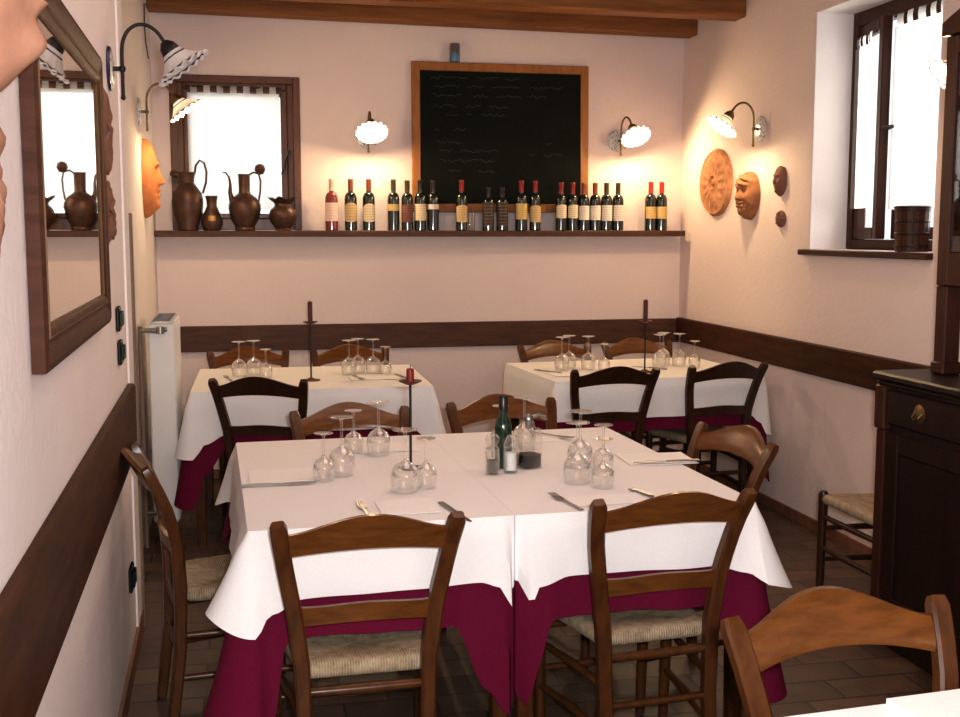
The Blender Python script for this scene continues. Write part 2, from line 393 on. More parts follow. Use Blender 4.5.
struct(f, 'window_frame', M_WIN, win)
sh = struct(MB().box((WX0 + .062, fy + .01, WZ0 + .07), (WX0 + .10, fy + .055, WZ1 - .062), .004).box((WX1 - .10, fy + .01, WZ0 + .07), (WX1 - .062, fy + .055, WZ1 - .062), .004)
       .box((WX0 + .10, fy + .01, WZ1 - .10), (WX1 - .10, fy + .055, WZ1 - .062), .004).box((WX0 + .10, fy + .01, WZ0 + .07), (WX1 - .10, fy + .055, WZ0 + .10), .004), 'sash', M_WIN, win)
struct(MB().box((WX0 + .10, fy + .03, WZ0 + .10), (WX1 - .10, fy + .034, WZ1 - .10)), 'pane', M_PANE, sh)
struct(MB().tube([(WX1 - .085, -.0 + fy + .01, 1.88), (WX1 - .085, fy - .03, 1.88), (WX1 - .075, fy - .035, 1.93), (WX1 - .055, fy - .035, 1.985)], .008).tube([(WX1 - .085, fy - .03, 1.88), (WX1 - .10, fy - .035, 1.84)], .007), 'handle', M_IRON, sh)

def curtain(name, label, width, z0, z1, tabs, tabw, tabh, loc, rz, waves=3, amp=.012):
    c = MB()
    nu = 60
    def fn(u, v): return ((u - .5) * width, amp * sin(u * waves * 2 * pi) * (1 - .3 * v) , z0 + (z1 - z0) * v)
    c.grid(fn, nu, 10)
    for k in range(tabs):
        u = (k + .5) / tabs; uw = tabw / width / 2
        def ft(a, v): return (((u + (a * 2 - 1) * uw) - .5) * width, amp * .7 * sin((u + (a * 2 - 1) * uw) * waves * 2 * pi) - .004 * sin(v * pi), z1 + tabh * v)
        c.grid(ft, 3, 4)
    t = thing(name, label, 'curtain', loc, rz)
    cl = c.build('curtain_cloth', M_CURT, t)
    r = MB().tube([(-width / 2 - .015, .008, z1 + tabh - .006), (width / 2 + .015, .008, z1 + tabh - .006)], .005); r.build('rod', M_IRON, t)
    return t
curtain('window_curtain', 'white tab-top curtain covering the small back wall window', .535, WZ0 + .125, 2.315, 7, .038, .04, ((-.285 + .245) / 2, YB + fy - .022, 0), 0)

rw = thing('window_2', 'tall brown casement window in the right wall with a deep white reveal', 'window', (0, 0, 0)); rw['kind'] = 'structure'
XF = XR + .20
f = MB()
f.box((XF, RY1 - .05, RZ0 + .001), (XF + .08, RY1 - .001, RZ1 - .001), .005); f.box((XF, RY0 + .001, RZ0 + .001), (XF + .08, RY0 + .05, RZ1 - .001), .005)
f.box((XF, RY0 + .05, RZ1 - .075), (XF + .08, RY1 - .05, RZ1 - .001), .005); f.box((XF, RY0 + .05, RZ0 + .001), (XF + .08, RY1 - .05, RZ0 + .05), .005)
struct(f, 'window_frame', M_CABR, rw)
rv = MB(); rv.box((XR + .002, RY1 - .006, RZ0 + .001), (XF, RY1 - .001, RZ1 - .001)); rv.box((XR + .002, RY0 + .001, RZ1 - .006), (XF, RY1 - .006, RZ1 - .001)); rv.box((XR + .002, RY0 + .001, RZ0), (XF, RY0 + .006, RZ1 - .006))
struct(rv, 'reveal', M_WALLW, rw)
struct(MB().box((XR - .035, 4.20, 1.383), (XF, RY1 + .055, 1.411), .004), 'window_sill', M_CABR, rw)
def sash(width, hinge, rz, handle):
    """local: x along the sash from hinge, y thickness, z up"""
    e = bpy.data.objects.new('sash', None); COL.objects.link(e); e.parent = rw; e.location = hinge; e.rotation_euler.z = rz; e.empty_display_size = .05
    s = .055; z0, z1 = RZ0 + .052, RZ1 - .078
    m = MB(); m.box((0, -.02, z0), (s, .025, z1), .004); m.box((width - s, -.02, z0), (width, .025, z1), .004)
    m.box((s, -.02, z1 - s), (width - s, .025, z1), .004); m.box((s, -.02, z0), (width - s, .025, z0 + s), .004)
    me = m.build('sash_frame', M_CABR, e)
    MB().box((s, .0, z0 + s), (width - s, .004, z1 - s)).build('pane', M_PANE, e)
    if handle:
        h = MB(); h.box((width - .045, -.03, 1.90), (width - .018, -.018, 1.99), .003); h.tube([(width - .032, -.025, 1.945), (width - .032, -.055, 1.945), (width - .10, -.058, 1.942)], .008)
        h.build('handle', M_IRON, e)
    return e
YM = 4.86
# far sash is ajar, near one shut.  hinge at far jamb: local x -> -y
sash(RY1 - .055 - YM, (XF + .03, RY1 - .052, 0), R(-90) - R(12), False)
sn = sash(YM - RY0 - .055, (XF + .03, RY0 + .052, 0), R(90), False)
h = MB(); h.box((XF - .006, YM - .03, 1.935), (XF + .006, YM - .004, 2.025), .003); h.tube([(XF, YM - .017, 1.98), (XF - .06, YM - .017, 1.98), (XF - .065, YM - .10, 1.978)], .009)
struct(h, 'handle', M_IRON, rw)
curtain('window_curtain', 'narrow white tab-top curtain on the ajar left sash of the right wall window', .265, RZ0 + .20, 2.39, 5, .024, .05, (XF - .036, 5.072, 0), R(-90) - R(12), 2, .008)
curtain('window_curtain', 'wide white tab-top curtain on the closed right sash of the right wall window', .60, RZ0 + .19, 2.435, 7, .05, .055, (XF - .032, 4.525, 0), R(-90), 3, .006)

# ------------------------------------------------------------------ wall shelf + board
tag(MB().box((XREC + .002, 6.78, 1.470), (2.762, YB - .002, 1.5055), .003).build('wall_shelf', M_RAIL), 'long dark wooden shelf along the back wall carrying the wine bottles', 'shelf')
bd = thing('blackboard', 'large blackboard in an orange-brown wooden frame on the back wall', 'blackboard', (1.598, YB - .03, 2.072))
bd.rotation_euler = (R(-1.2), 0, 0)
hw, hh, fw = .560, .454, .052
f = MB(); f.box((-hw, -.012, -hh), (-hw + fw, .012, hh), .004); f.box((hw - fw, -.012, -hh), (hw, .012, hh), .004); f.box((-hw + fw, -.012, hh - fw), (hw - fw, .012, hh), .004); f.box((-hw + fw, -.012, -hh), (hw - fw, .012, -hh + fw), .004)
f.build('frame', M_BOARDF, bd)
MB().box((-hw + fw - .004, -.004, -hh + fw - .004), (hw - fw + .004, .006, hh - fw + .004)).build('slate', M_SLATE, bd)
rn = random.Random(3); ck = MB()
rows = [(.36, [(-.44, -.20), (-.15, -.02), (.02, .13)]), (.31, [(-.43, -.26), (-.22, -.10), (-.06, .12), (.18, .40)]), (.255, [(-.43, -.24), (-.18, -.07), (-.03, .13), (.18, .30)]), (.19, [(-.43, -.28), (-.23, -.12), (-.08, .05)]), (.14, [(-.35, -.27), (-.22, -.18), (-.13, .03)]),
        (.05, [(-.42, -.39), (-.30, -.22)]), (-.03, [(-.41, -.25)]), (-.08, [(-.39, -.30), (-.26, -.02)]), (-.14, [(-.39, -.05)]), (-.20, [(-.33, -.26), (-.15, -.04)]), (-.03, [(.28, .32)]), (-.10, [(.18, .22), (.27, .40)])]
for z, ws in rows:
    ck = MB()
    for a, b in ws:
        x = a; pts = []
        while x < b:
            pts.append((x, -.0055, z + rn.uniform(-.010, .012))); x += rn.uniform(.008, .016)
        if len(pts) > 1: ck.sweep(pts, .0030, .0016, side=(0, 0, 1), ch=.2)
    ck.build('chalk_writing', M_CHALK, bd)
can = thing('tin_can', 'small grey and blue tin can standing on top of the blackboard frame', 'can', (1.305, YB - .032, 2.5275))
MB().lathe([(.030, 0), (.032, .004), (.032, .045)], 16).build('blue_band', plain('can_blue', (.10, .22, .34), .35, nscale=20), can)
MB().lathe([(.032, .0455), (.032, .098), (.029, .104), (.029, .108), (0, .107)], 16).build('can_body', plain('can_grey', (.26, .24, .24), .3, .5, nscale=20), can)

# ------------------------------------------------------------------ bottles
def bottle_protos():
    out = {}
    def prof(h, r, kind='b'):
        sh = h * .60
        p = [(r * .85, 0), (r, .004), (r, sh)]
        for k in range(1, 7): a = k / 6 * pi / 2; p.append((.0145 + (r - .0145) * cos(a), sh + .045 * sin(a)))
        p += [(.0138, sh + .075), (.0136, h - .002), (.011, h)]
        return p
    return prof
bprof = bottle_protos()
def label_patch(z0, z1, r, half, arch=0, n=14):
    m = MB()
    def fn(u, v):
        a = -pi / 2 + (u - .5) * 2 * half
        top = z1 - (arch * (abs(u - .5) * 2) ** 2 if arch else 0)
        bot = z0 + (arch * .5 * (abs(u - .5) * 2) ** 2 if arch else 0)
        return (r * cos(a), r * sin(a), bot + (top - bot) * v)
    return m.grid(fn, n, 3)
def bottle(x, y, z, label, glass, cap, lab, lz=(.05, .14), arch=0, h=.30, r=.0365, neck=None, half=1.15, group='wine bottles on the back shelf', capl=.07):
    t = thing('wine_bottle', label, 'bottle', (x, y, z), random.uniform(-.15, .15), group)
    MB().lathe(bprof(h, r), 20).build('glass_body', glass, t)
    MB().lathe([(.0150, h - capl), (.0152, h - .012), (.0160, h - .010), (.0160, h - .003), (.0140, h + .0012), (0, h + .0015)], 16).build('capsule', cap, t)
    if lab: label_patch(lz[0], lz[1], r + .0007, half, arch).build('paper_label', lab, t)
    if neck: label_patch(h - capl - .035, h - capl - .008, .0170, 1.3).build('neck_label', neck, t)
    return t
ZS = 1.506; SY = 6.845
bx = lambda px: (px - 240) / 1130 * 6.86                      # shelf positions measured from the photo, near enough in metres
G = 'wine bottles on the back shelf'
BL = [
 (328.7, 'rosé bottle with pale label, leftmost bottle on the back shelf', M_ROSE, C_CLEAR, L_PINK, (.055, .165), 0, .305, .0385, None),
 (347.6, 'dark bottle with brown capsule and arched gold label, just right of the rosé bottle', M_DGLASS, C_BROWN, L_GOLD, (.05, .165), .02, .305, .0375, None),
 (365.4, 'dark bottle with brown capsule and arched gold label, standing alone under the left globe lamp', M_DGLASS, C_BROWN, L_CREAM, (.05, .16), .02, .305, .0375, None),
 (390.0, 'dark bottle with olive capsule and small gold label high on its body', M_DGLASS, C_OLIVE, L_YEL, (.118, .158), 0, .305, .036, None),
 (403.8, 'dark bottle with dark reddish label left of the blackboard frame edge', M_DGLASS, C_OLIVE, L_DARK, (.05, .155), 0, .30, .036, None),
 (416.9, 'dark bottle with large cream label and white neck label before the blackboard left frame', M_DGLASS, C_BLACK, L_CREAM, (.06, .16), 0, .305, .037, L_WHITE),
 (429.9, 'dark bottle with a very small white label and white neck label', M_DGLASS, C_BLACK, L_WHITE, (.128, .158), 0, .30, .036, L_WHITE),
 (459.0, 'red-capped bottle with gold label standing left of the small empty glass', M_DGLASS, C_RED, L_GOLD, (.05, .155), .012, .305, .0355, None),
 (486.5, 'short black bottle with ornate dark label, left one of the twin black bottles', M_DGLASS, C_BLACK, L_ORN, (.03, .17), 0, .262, .0365, None),
 (501.0, 'short black bottle with ornate dark label, right one of the twin black bottles', M_DGLASS, C_BLACK, L_ORN, (.03, .17), 0, .262, .0365, None),
 (521.0, 'red-capped bottle with a broad rectangular gold label and white neck mark', M_DGLASS, C_RED, L_YEL, (.068, .165), 0, .305, .038, L_WHITE),
 (535.5, 'red-capped bottle with narrower gold label right of the broad gold label one', M_DGLASS, C_RED, L_GOLD, (.05, .155), .012, .305, .035, None),
 (563.0, 'dark red capped bottle with cream label, leftmost of the tight row of six', M_DGLASS, C_DRED, L_CREAM, (.075, .16), .01, .295, .035, None),
 (575.2, 'dark red capped bottle with cream label, second of the tight row of six', M_DGLASS, C_DRED, L_CREAM, (.075, .16), .01, .295, .035, None),
 (587.4, 'brown-capped bottle with white label, third of the tight row of six', M_DGLASS, C_BROWN, L_WHITE, (.065, .155), .006, .295, .035, None),
 (599.5, 'brown-capped bottle with white label, fourth of the tight row of six', M_DGLASS, C_BROWN, L_WHITE, (.065, .155), 0, .295, .035, None),
 (611.7, 'olive-capped bottle with wide white label, fifth of the tight row of six', M_DGLASS, C_OLIVE, L_WHITE, (.06, .158), 0, .297, .0365, L_CREAM),
 (624.2, 'olive-capped bottle with wide white label, rightmost of the tight row of six', M_DGLASS, C_OLIVE, L_WHITE, (.06, .158), 0, .297, .0365, L_CREAM),
 (660.0, 'bright red capped bottle with yellow label, left of the pair at the shelf end', M_DGLASS, C_BRED, L_YEL, (.075, .15), 0, .305, .0365, None),
 (672.0, 'bright red capped bottle with yellow label, right one at the very end of the shelf', M_DGLASS, C_BRED, L_YEL, (.075, .15), 0, .305, .0365, None)]
for px, lab, g, c, l, lz, ar, h, r, nk in BL:
    bottle(bx(px), SY, ZS, lab, g, c, l, lz, ar, h, r, nk, 1.25)
sg = thing('shot_glass', 'small empty glass on the back shelf between the bottles', 'glass', (bx(469.3), SY, ZS))
MB().lathe([(0, .003), (.019, .0), (.021, .004), (.026, .105), (.0245, .105), (.019, .012), (0, .012)], 16).build('glass_wall', M_GLASS, sg)

# ------------------------------------------------------------------ copper jugs on the window ledge
def jug(name, label, cat, x, y, prof, extras, n=28, ruffle=None, m=M_BRONZE):
    t = thing(name, label, cat, (x, y, ZS), 0, 'aged copper vessels on the window ledge')
    b = MB(); b.open_end = True; b.lathe(prof, n, ruffle=ruffle)
    b.lathe([(r * .93, z) for r, z in prof[2:]][::-1], n, ruffle=ruffle) if ruffle is None else None
    b.build('vessel_body', m, t)
    for nm, mb, mm in extras: mb.build(nm, mm, t)
    return t
JY = 6.85
spout_lip = lambda i, a, r, z: (r * (1 + (.35 * max(0, cos(a - pi)) ** 4 if z > .27 else 0)), z + (.02 * max(0, cos(a - pi)) ** 4 if z > .27 else 0))
jug('pitcher', 'tall aged copper pitcher with a high looped handle, leftmost vessel on the ledge', 'pitcher', -.295, JY,
    [(.055, 0), (.062, .004), (.058, .02), (.085, .10), (.090, .17), (.082, .215), (.058, .25), (.040, .275), (.042, .305), (.052, .335)],
    [('handle', MB().tube([(.045, 0, .33), (.052, 0, .375), (.075, 0, .405), (.100, 0, .39), (.112, 0, .34), (.108, 0, .28), (.088, 0, .215)], .0065), M_BRONZE),
     ('spout', MB().lathe([(.018, 0), (.020, .03), (.012, .05), (0, .052)], 12, mtx=Matrix.Rotation(R(-75), 3, 'Y'), at=(-.045, 0, .318)), M_BRONZE)])
jug('small_jug', 'small dark jug with a golden badge between the tall pitcher and the spouted jug', 'jug', bx(214), JY - .02,
    [(.045, 0), (.05, .004), (.062, .04), (.06, .075), (.04, .115), (.028, .14), (.03, .175), (.036, .20)],
    [('badge', label_patch(.055, .085, .0625, .35), plain('badge_gold', (.40, .24, .06), .4, .4, nscale=20))])
jug('spouted_jug', 'round copper jug with a thin spout on the left and a knobbed handle', 'jug', bx(245), JY,
    [(.055, 0), (.060, .005), (.055, .02), (.082, .07), (.094, .12), (.092, .155), (.070, .19), (.036, .215), (.032, .23), (.034, .32), (.038, .328)],
    [('spout', MB().tube([(-.070, 0, .17), (-.082, 0, .22), (-.080, 0, .27), (-.086, 0, .31), (-.104, 0, .335), (-.122, 0, .338)], [.018, .012, .008, .006, .005, .004]), M_BRONZE),
     ('handle', MB().tube([(.032, 0, .325), (.055, 0, .34), (.085, 0, .33), (.095, 0, .29), (.092, 0, .23), (.082, 0, .17)], .006), M_BRONZE),
     ('handle_knob', MB().lathe([(0, -.03), (.02, -.025), (.032, 0), (.026, .022), (.010, .033), (0, .034)], 12, at=(.092, 0, .355)), M_BRONZE)])
jug('pot', 'squat copper pot with a flared ruffled rim, rightmost vessel on the ledge', 'pot', bx(281.5), JY,
    [(.045, 0), (.048, .004), (.045, .012), (.078, .06), (.085, .09), (.075, .12), (.050, .142), (.048, .155), (.062, .175), (.082, .188)], [], 48,
    lambda i, a, r, z: (r * (1 + (.10 * sin(a * 6) if z > .17 else 0)), z + (.010 * sin(a * 6) if z > .17 else 0)))

# ------------------------------------------------------------------ sconces (local: out = -y, x along wall)
def sconce(label, loc, rz, lit, power=9, arm=M_IRON, swing=0):
    t = thing('wall_sconce', label, 'wall lamp', loc, rz, 'gooseneck wall lamps with pleated shades')
    p = MB().lathe([(0, .012), (.030, .016), (.052, .012), (.066, .004), (.068, 0), (0, 0)], 28, mtx=Matrix.Rotation(R(90), 3, 'X'))
    p.build('wall_plate', M_PLATE, t)
    rm = MB().lathe([(.062, .010), (.066, .009), (.070, .003), (.069, .0)], 28, mtx=Matrix.Rotation(R(90), 3, 'X')); rm.open_end = True
    rm.build('plate_rim', M_BLUE if arm is M_IRON else M_PLATE, t)
    cs, sn = cos(swing), sin(swing)
    L = lambda o, z: (sn * o, -cs * o, z)
    a = MB(); pth = [(.042, -.085), (.042, 0), (.042, .05), (.047, .088), (.064, .120), (.092, .138), (.122, .136), (.148, .120), (.166, .097), (.176, .078)]
    sp = []
    for i in range(len(pth) - 1):
        q0, q1, q2, q3 = pth[max(i - 1, 0)], pth[i], pth[i + 1], pth[min(i + 2, len(pth) - 1)]
        for k in range(4):
            u = k / 4; cr_ = lambda j: .5 * (2 * q1[j] + (q2[j] - q0[j]) * u + (2 * q0[j] - 5 * q1[j] + 4 * q2[j] - q3[j]) * u * u + (3 * q1[j] - q0[j] - 3 * q2[j] + q3[j]) * u ** 3)
            sp.append(L(cr_(0), cr_(1)))
    sp.append(L(*pth[-1]))
    a.tube(sp, .0058, 10); a.tube([L(.012, 0), L(.042, 0)], .007, 10); a.lathe([(0, -.012), (.009, -.008), (.011, 0), (.009, .008), (0, .012)], 12, at=L(.042, 0)); a.lathe([(0, -.010), (.007, -.006), (.008, 0), (.006, .008), (0, .01)], 10, at=L(.042, -.088))
    a.build('gooseneck_arm', arm, t)
    ax = V(L(.60, -.80)).normalized(); z = -ax; x = V((cs, sn, 0)).normalized(); y = z.cross(x)
    M = Matrix((x, y, z)).transposed()
    apex = V(L(.176, .080))
    h = MB().lathe([(0, .012), (.012, .010), (.026, -.006), (.031, -.026), (.030, -.030), (0, -.031)], 20, at=apex, mtx=M); h.build('lamp_holder', arm, t)
    s = MB(); s.open_end = True; n = 72; prof = [(.024, -.022), (.030, -.030), (.040, -.044), (.052, -.058), (.065, -.071), (.078, -.081), (.088, -.087), (.094, -.092)]
    def ruf(i, a, r, zz):
        k = (i / 7) ** 1.5
        return r * (1 + .045 * k * sin(a * 16)), zz + (.005 * sin(a * 16)) * (1 if i >= 6 else 0)
    s.lathe(prof, n, at=apex, mtx=M, ruffle=ruf); s.lathe([(r - .003, zz - .001) for r, zz in prof][::-1], n, at=apex, mtx=M, ruffle=lambda i, a, r, zz: ruf(7 - i, a, r, zz))
    s.f = [q for q in s.f if len(q) == 4]
    ringv = [min(1, i / 7) for i in range(8) for _ in range(n)]; s.attr = ringv + ringv[::-1]
    s.build('lamp_shade', M_SHADE, t)
    b = MB().lathe([(0, -.078), (.012, -.074), (.022, -.062), (.023, -.052), (.014, -.036), (.010, -.03), (0, -.03)], 16, at=apex, mtx=M)
    b.build('bulb', M_BULB if lit else M_BULBOFF, t)
    if lit:
        ld = bpy.data.lights.new('sconce_light', 'POINT'); ld.energy = power; ld.color = (1, .73, .42); ld.shadow_soft_size = .035
        lo = bpy.data.objects.new('sconce_light', ld); COL.objects.link(lo); lo.parent = t; lo.location = apex + ax * .092
    return t
LROT = R(90) + math.atan(.0167)
sconce('unlit gooseneck wall lamp on the left wall beside the mirror, blue-edged white shade', lw(3.80, 2.010, .001), LROT, False)
sconce('lit gooseneck wall lamp on the left wall near the back corner window', (XREC + .001, 5.98, 2.095), R(90), True, 13, M_BRASS)
sconce('lit globe-like wall lamp on the back wall left of the blackboard', (.772, YB - .001, 2.070), 0, True, 16, M_BRASS)
sconce('lit globe-like wall lamp on the back wall right of the blackboard', (2.365, YB - .001, 2.072), 0, True, 16, M_BRASS, R(10))
sconce('lit gooseneck wall lamp on the right wall above the round terracotta plaque', (XR - .001, 5.83, 2.057), R(-90), True, 15, M_BRASS)
sconce('lit wall lamp half hidden behind the tall dark cabinet at right', (XR - .001, 3.81, 2.06), R(-90), True, 5, M_BRASS)

# ------------------------------------------------------------------ masks and plaques (local: out = -y)
def face(name, label, cat, loc, rz, w, h, dep, m, seed=0, beard=0, wrap=0, ragged=0, ring=None, tip=None):
    rn = random.Random(seed); mb = MB(); nr, na = 22, 56
    ph = [rn.uniform(0, 6.28) for _ in range(5)]
    def out(a):
        e = 1 + ragged * (.5 * sin(5 * a + ph[0]) + .35 * sin(9 * a + ph[1]) + .3 * sin(17 * a + ph[2]))
        return e
    def hgt(x, z):
        rr = min(1, hypot(x, z)); d = sqrt(max(0, 1 - rr ** 2.6)) * .62
        G = lambda cx, cz, sx, sz: math.exp(-((x - cx) / sx) ** 2 - ((z - cz) / sz) ** 2)
        nz = max(0, min(1, (.32 - z) / .42)) if z > -.14 else max(0, 1 - (-.14 - z) / .05)
        d += .32 * nz * math.exp(-(x / (.10 + .06 * nz)) ** 2) * (1 if z < .34 else 0)
        d += .16 * G(-.30, .36, .24, .07) + .16 * G(.30, .36, .24, .07)
        d -= .20 * G(-.32, .20, .17, .10) + .20 * G(.32, .20, .17, .10)
        d += .12 * G(-.32, .20, .10, .05) + .12 * G(.32, .20, .10, .05)
        d += .16 * G(0, -.30, .24, .045) + .16 * G(0, -.42, .20, .05) - .10 * G(0, -.36, .26, .025)
        d += .22 * G(0, -.68, .20, .13) + .10 * G(-.48, -.08, .2, .2) + .10 * G(.48, -.08, .2, .2)
        if beard: d += .12 * sin(x * 22) * sin(z * 18) * (1 if z < -.3 else 0)
        if wrap: d += (.16 + .10 * sin(z * 26 + x * 6)) * smooth((z - .38) / .1)
        return max(0, d)
    vs = [(0, -dep * hgt(0, 0) - .006, 0)]; fs = []
    for i in range(1, nr + 1):
        r = (i / nr) ** .85
        for k in range(na):
            a = 2 * pi * k / na; e = 1 + (out(a) - 1) * r
            x, z = r * cos(a) * e, r * sin(a) * e
            vs.append((x * w / 2 * (1 - .12 * max(0, -z)), -dep * hgt(r * cos(a), r * sin(a)) - .006, z * h / 2))
    for k in range(na): fs.append((0, 1 + k, 1 + (k + 1) % na))
    for i in range(nr - 1):
        for k in range(na): fs.append((1 + i * na + k, 1 + (i + 1) * na + k, 1 + (i + 1) * na + (k + 1) % na, 1 + i * na + (k + 1) % na))
    b = len(vs); o = 1 + (nr - 1) * na
    for k in range(na): vs.append((vs[o + k][0], 0, vs[o + k][2]))
    for k in range(na): fs.append((o + k, b + k, b + (k + 1) % na, o + (k + 1) % na))
    fs.append(tuple(b + k for k in range(na)))
    mb.add(vs, fs)
    ob = mb.build(name, m, None, loc, rz, ang=60); tag(ob, label, cat); return ob
face('wall_mask', 'orange terracotta face mask in profile on the left wall near the back corner', 'mask', (XREC + .001, 6.20, 1.775), R(90), .28, .41, .105, M_TERRA, 1)
face('wall_mask', 'large pale terracotta face mask cut by the top left corner of the photo', 'mask', lw(1.72, 1.915, .001), LROT, .32, .46, .130, M_TERRAP, 2)
face('wall_mask', 'brown clay mask with wrapped headdress right of the round plaque', 'mask', (XR - .001, 5.925, 1.698), R(-90), .235, .265, .10, M_CLAYB, 4, beard=1, wrap=1)
face('wall_mask', 'tiny dark clay mask, upper of the two small pieces on the right wall', 'mask', (XR - .001, 5.56, 1.765), R(-90), .115, .155, .05, M_TERRAB, 5, ragged=.06)
# relief plaques beside / below
def relief(name, label, cat, loc, rz, w, h, th, m, seed, fn=None, rag=.08):
    rn = random.Random(seed); ph = [rn.uniform(0, 6.28) for _ in range(6)]; na, nr = 72, 14
    mb = MB(); vs = [(0, -th, 0)]; fs = []
    for i in range(1, nr + 1):
        r = i / nr
        for k in range(na):
            a = 2 * pi * k / na
            sq = 1 / max(abs(cos(a)), abs(sin(a))) ** .55 if rag > .02 else 1
            e = sq * (1 + rag * (sin(4 * a + ph[0]) * .5 + .5 * sin(9 * a + ph[1]) + .35 * sin(15 * a + ph[2])))
            hh_ = th * (fn(r, a) if fn else (1 - .5 * r ** 4) * (.8 + .25 * sin(7 * r + 3 * a + ph[3]) * sin(5 * a + ph[4]) + .15 * sin(13 * a + 9 * r)))
            vs.append((r * cos(a) * e * w / 2, -hh_ if i < nr else -.3 * th, r * sin(a) * e * h / 2))
    for k in range(na): fs.append((0, 1 + k, 1 + (k + 1) % na))
    for i in range(nr - 1):
        for k in range(na): fs.append((1 + i * na + k, 1 + (i + 1) * na + k, 1 + (i + 1) * na + (k + 1) % na, 1 + i * na + (k + 1) % na))
    b = len(vs); o = 1 + (nr - 1) * na
    for k in range(na): vs.append((vs[o + k][0], 0, vs[o + k][2]))
    for k in range(na): fs.append((o + k, b + k, b + (k + 1) % na, o + (k + 1) % na))
    fs.append(tuple(b + k for k in range(na))); mb.add(vs, fs)
    return tag(mb.build(name, m, None, loc, rz, ang=60), label, cat)
M_PLAQ = plain('terracotta_plaque', (.50, .25, .13), .85, spec=.15, nscale=26, var=.3, bmp=.4)
disc = lambda r, a: 1.0 - .2 * r + .26 * sin(r * 34) * (1 if r < .35 or r > .8 else .2) + (.42 * max(0, sin(a * 14)) * max(0, sin((r - .33) / .47 * pi)) if .33 < r < .8 else 0)
relief('round_plaque', 'big round terracotta plaque with radial relief on the right wall', 'plaque', (XR - .001, 6.39, 1.790), R(-90), .44, .40, .032, M_PLAQ, 6, disc, .006)
relief('clay_medallion', 'tiny round clay medallion, lower of the two small pieces on the right wall', 'medallion', (XR - .001, 5.55, 1.566), R(-90), .10, .086, .025, M_TERRAB, 7, None, .02)
relief('clay_relief', 'brown ragged clay relief just right of the mirror, upper one', 'relief', lw(3.545, 1.795, .001), LROT, .40, .235, .020, M_TERRAB, 8, None, .10)
relief('clay_relief', 'brown ragged clay relief just right of the mirror, lower one', 'relief', lw(3.545, 1.555, .001), LROT, .40, .175, .020, M_TERRAB, 9, None, .10)
relief('clay_relief', 'pale terracotta relief at the left photo edge under the large mask', 'relief', lw(1.66, 1.575, .001), LROT, .33, .26, .03, M_TERRAP, 10, None, .06)

# ------------------------------------------------------------------ mirror on left wall
mt = thing('wall_mirror', 'rectangular mirror in a dark brown gilt-edged frame on the left wall', 'mirror', lw(2.70, 1.61, .001), LROT)
mw, mh = 1.205, .722
def frame_piece(a, b, c, d, z):   # outer a->b, inner d<-c : mitred profile piece, local x,z pairs
    prof = [(0, .0), (0, .024), (.16, .029), (.34, .027), (.50, .022), (.62, .022), (.70, .025), (.80, .024), (.90, .019), (1, .016)]
    vs = []
    for (ox, oz), (ix, iz) in ((a, d), (b, c)):
        for u, o in prof: vs.append((ox + (ix - ox) * u, -o, oz + (iz - oz) * u))
    n = len(prof)
    return vs, [(i, i + 1, n + i + 1, n + i) for i in range(n - 1)], prof
X, Zq = mw / 2, mh / 2; fb = .085; fs_ = .085
co = [(-X, -Zq), (X, -Zq), (X, Zq), (-X, Zq)]; ci = [(-X + fs_, -Zq + fb), (X - fs_, -Zq + fb), (X - fs_, Zq - fb), (-X + fs_, Zq - fb)]
f = MB(); g = MB()
for k in range(4):
    k2 = (k + 1) % 4
    vs, fq, pr = frame_piece(co[k], co[k2], ci[k2], ci[k], 0)
    f.add(vs, fq)
    for u0, u1, o in ((.66, .72, .0250), (.93, .98, .0185)):
        q = []
        for (ox, oz), (ix, iz) in ((co[k], ci[k]), (co[k2], ci[k2])):
            for u, oo in ((u0, o - .004), (u0 + (u1 - u0) * .3, o + .0015), (u0 + (u1 - u0) * .7, o + .0015), (u1, o - .004)): q.append((ox + (ix - ox) * u, -oo, oz + (iz - oz) * u))
        g.add(q, [(i, i + 1, 5 + i, 4 + i) for i in range(3)])
f.build('frame', M_MIRF, mt, ang=25); g.build('gilt_edge', M_GILT, mt)
MB().grid(lambda u, v: (-X + fs_ - .004 + (mw - 2 * fs_ + .008) * u, -.0168, -Zq + fb - .004 + (mh - 2 * fb + .008) * v), 1, 1).build('mirror_glass', M_MIRROR, mt)

# switches / outlet on left wall
def switch(label, y, z, w, h, m, cat='switch', name='light_switch'):
    t = thing(name, label, cat, lw(y, z, .001), LROT)
    MB().box((-w / 2, -.012, -h / 2), (w / 2, 0, h / 2), .005).build('wall_plate', M_BLACK, t)
    for k in (-1, 1): MB().box((k * w / 4 - w * .17, -.020, -h * .30), (k * w / 4 + w * .17, -.0115, h * .30), .003).build('rocker' if cat == 'switch' else 'plug_hole', m, t)
switch('upper black light switch on the left wall below the mirror corner', 3.78, 1.222, .085, .078, M_BLACKG)
switch('lower black light switch on the left wall above the wall rail', 3.80, 1.112, .085, .078, M_BLACKG)
switch('black power outlet low on the left wall under the wall rail', 3.92, .325, .10, .085, M_BLACK, 'outlet', 'power_outlet')
# loose wire on the corner
tag(MB().tube([(XREC + .008, 6.5, 2.72), (XREC + .006, 6.5, 2.62), (XREC + .008, 6.52, 2.52), (XREC + .012, 6.6, 2.46), (XREC + .012, 6.64, 2.45)], .0035, 6).build('cable', M_IRON), 'thin loose cable hanging on the left wall below the beam end', 'cable')

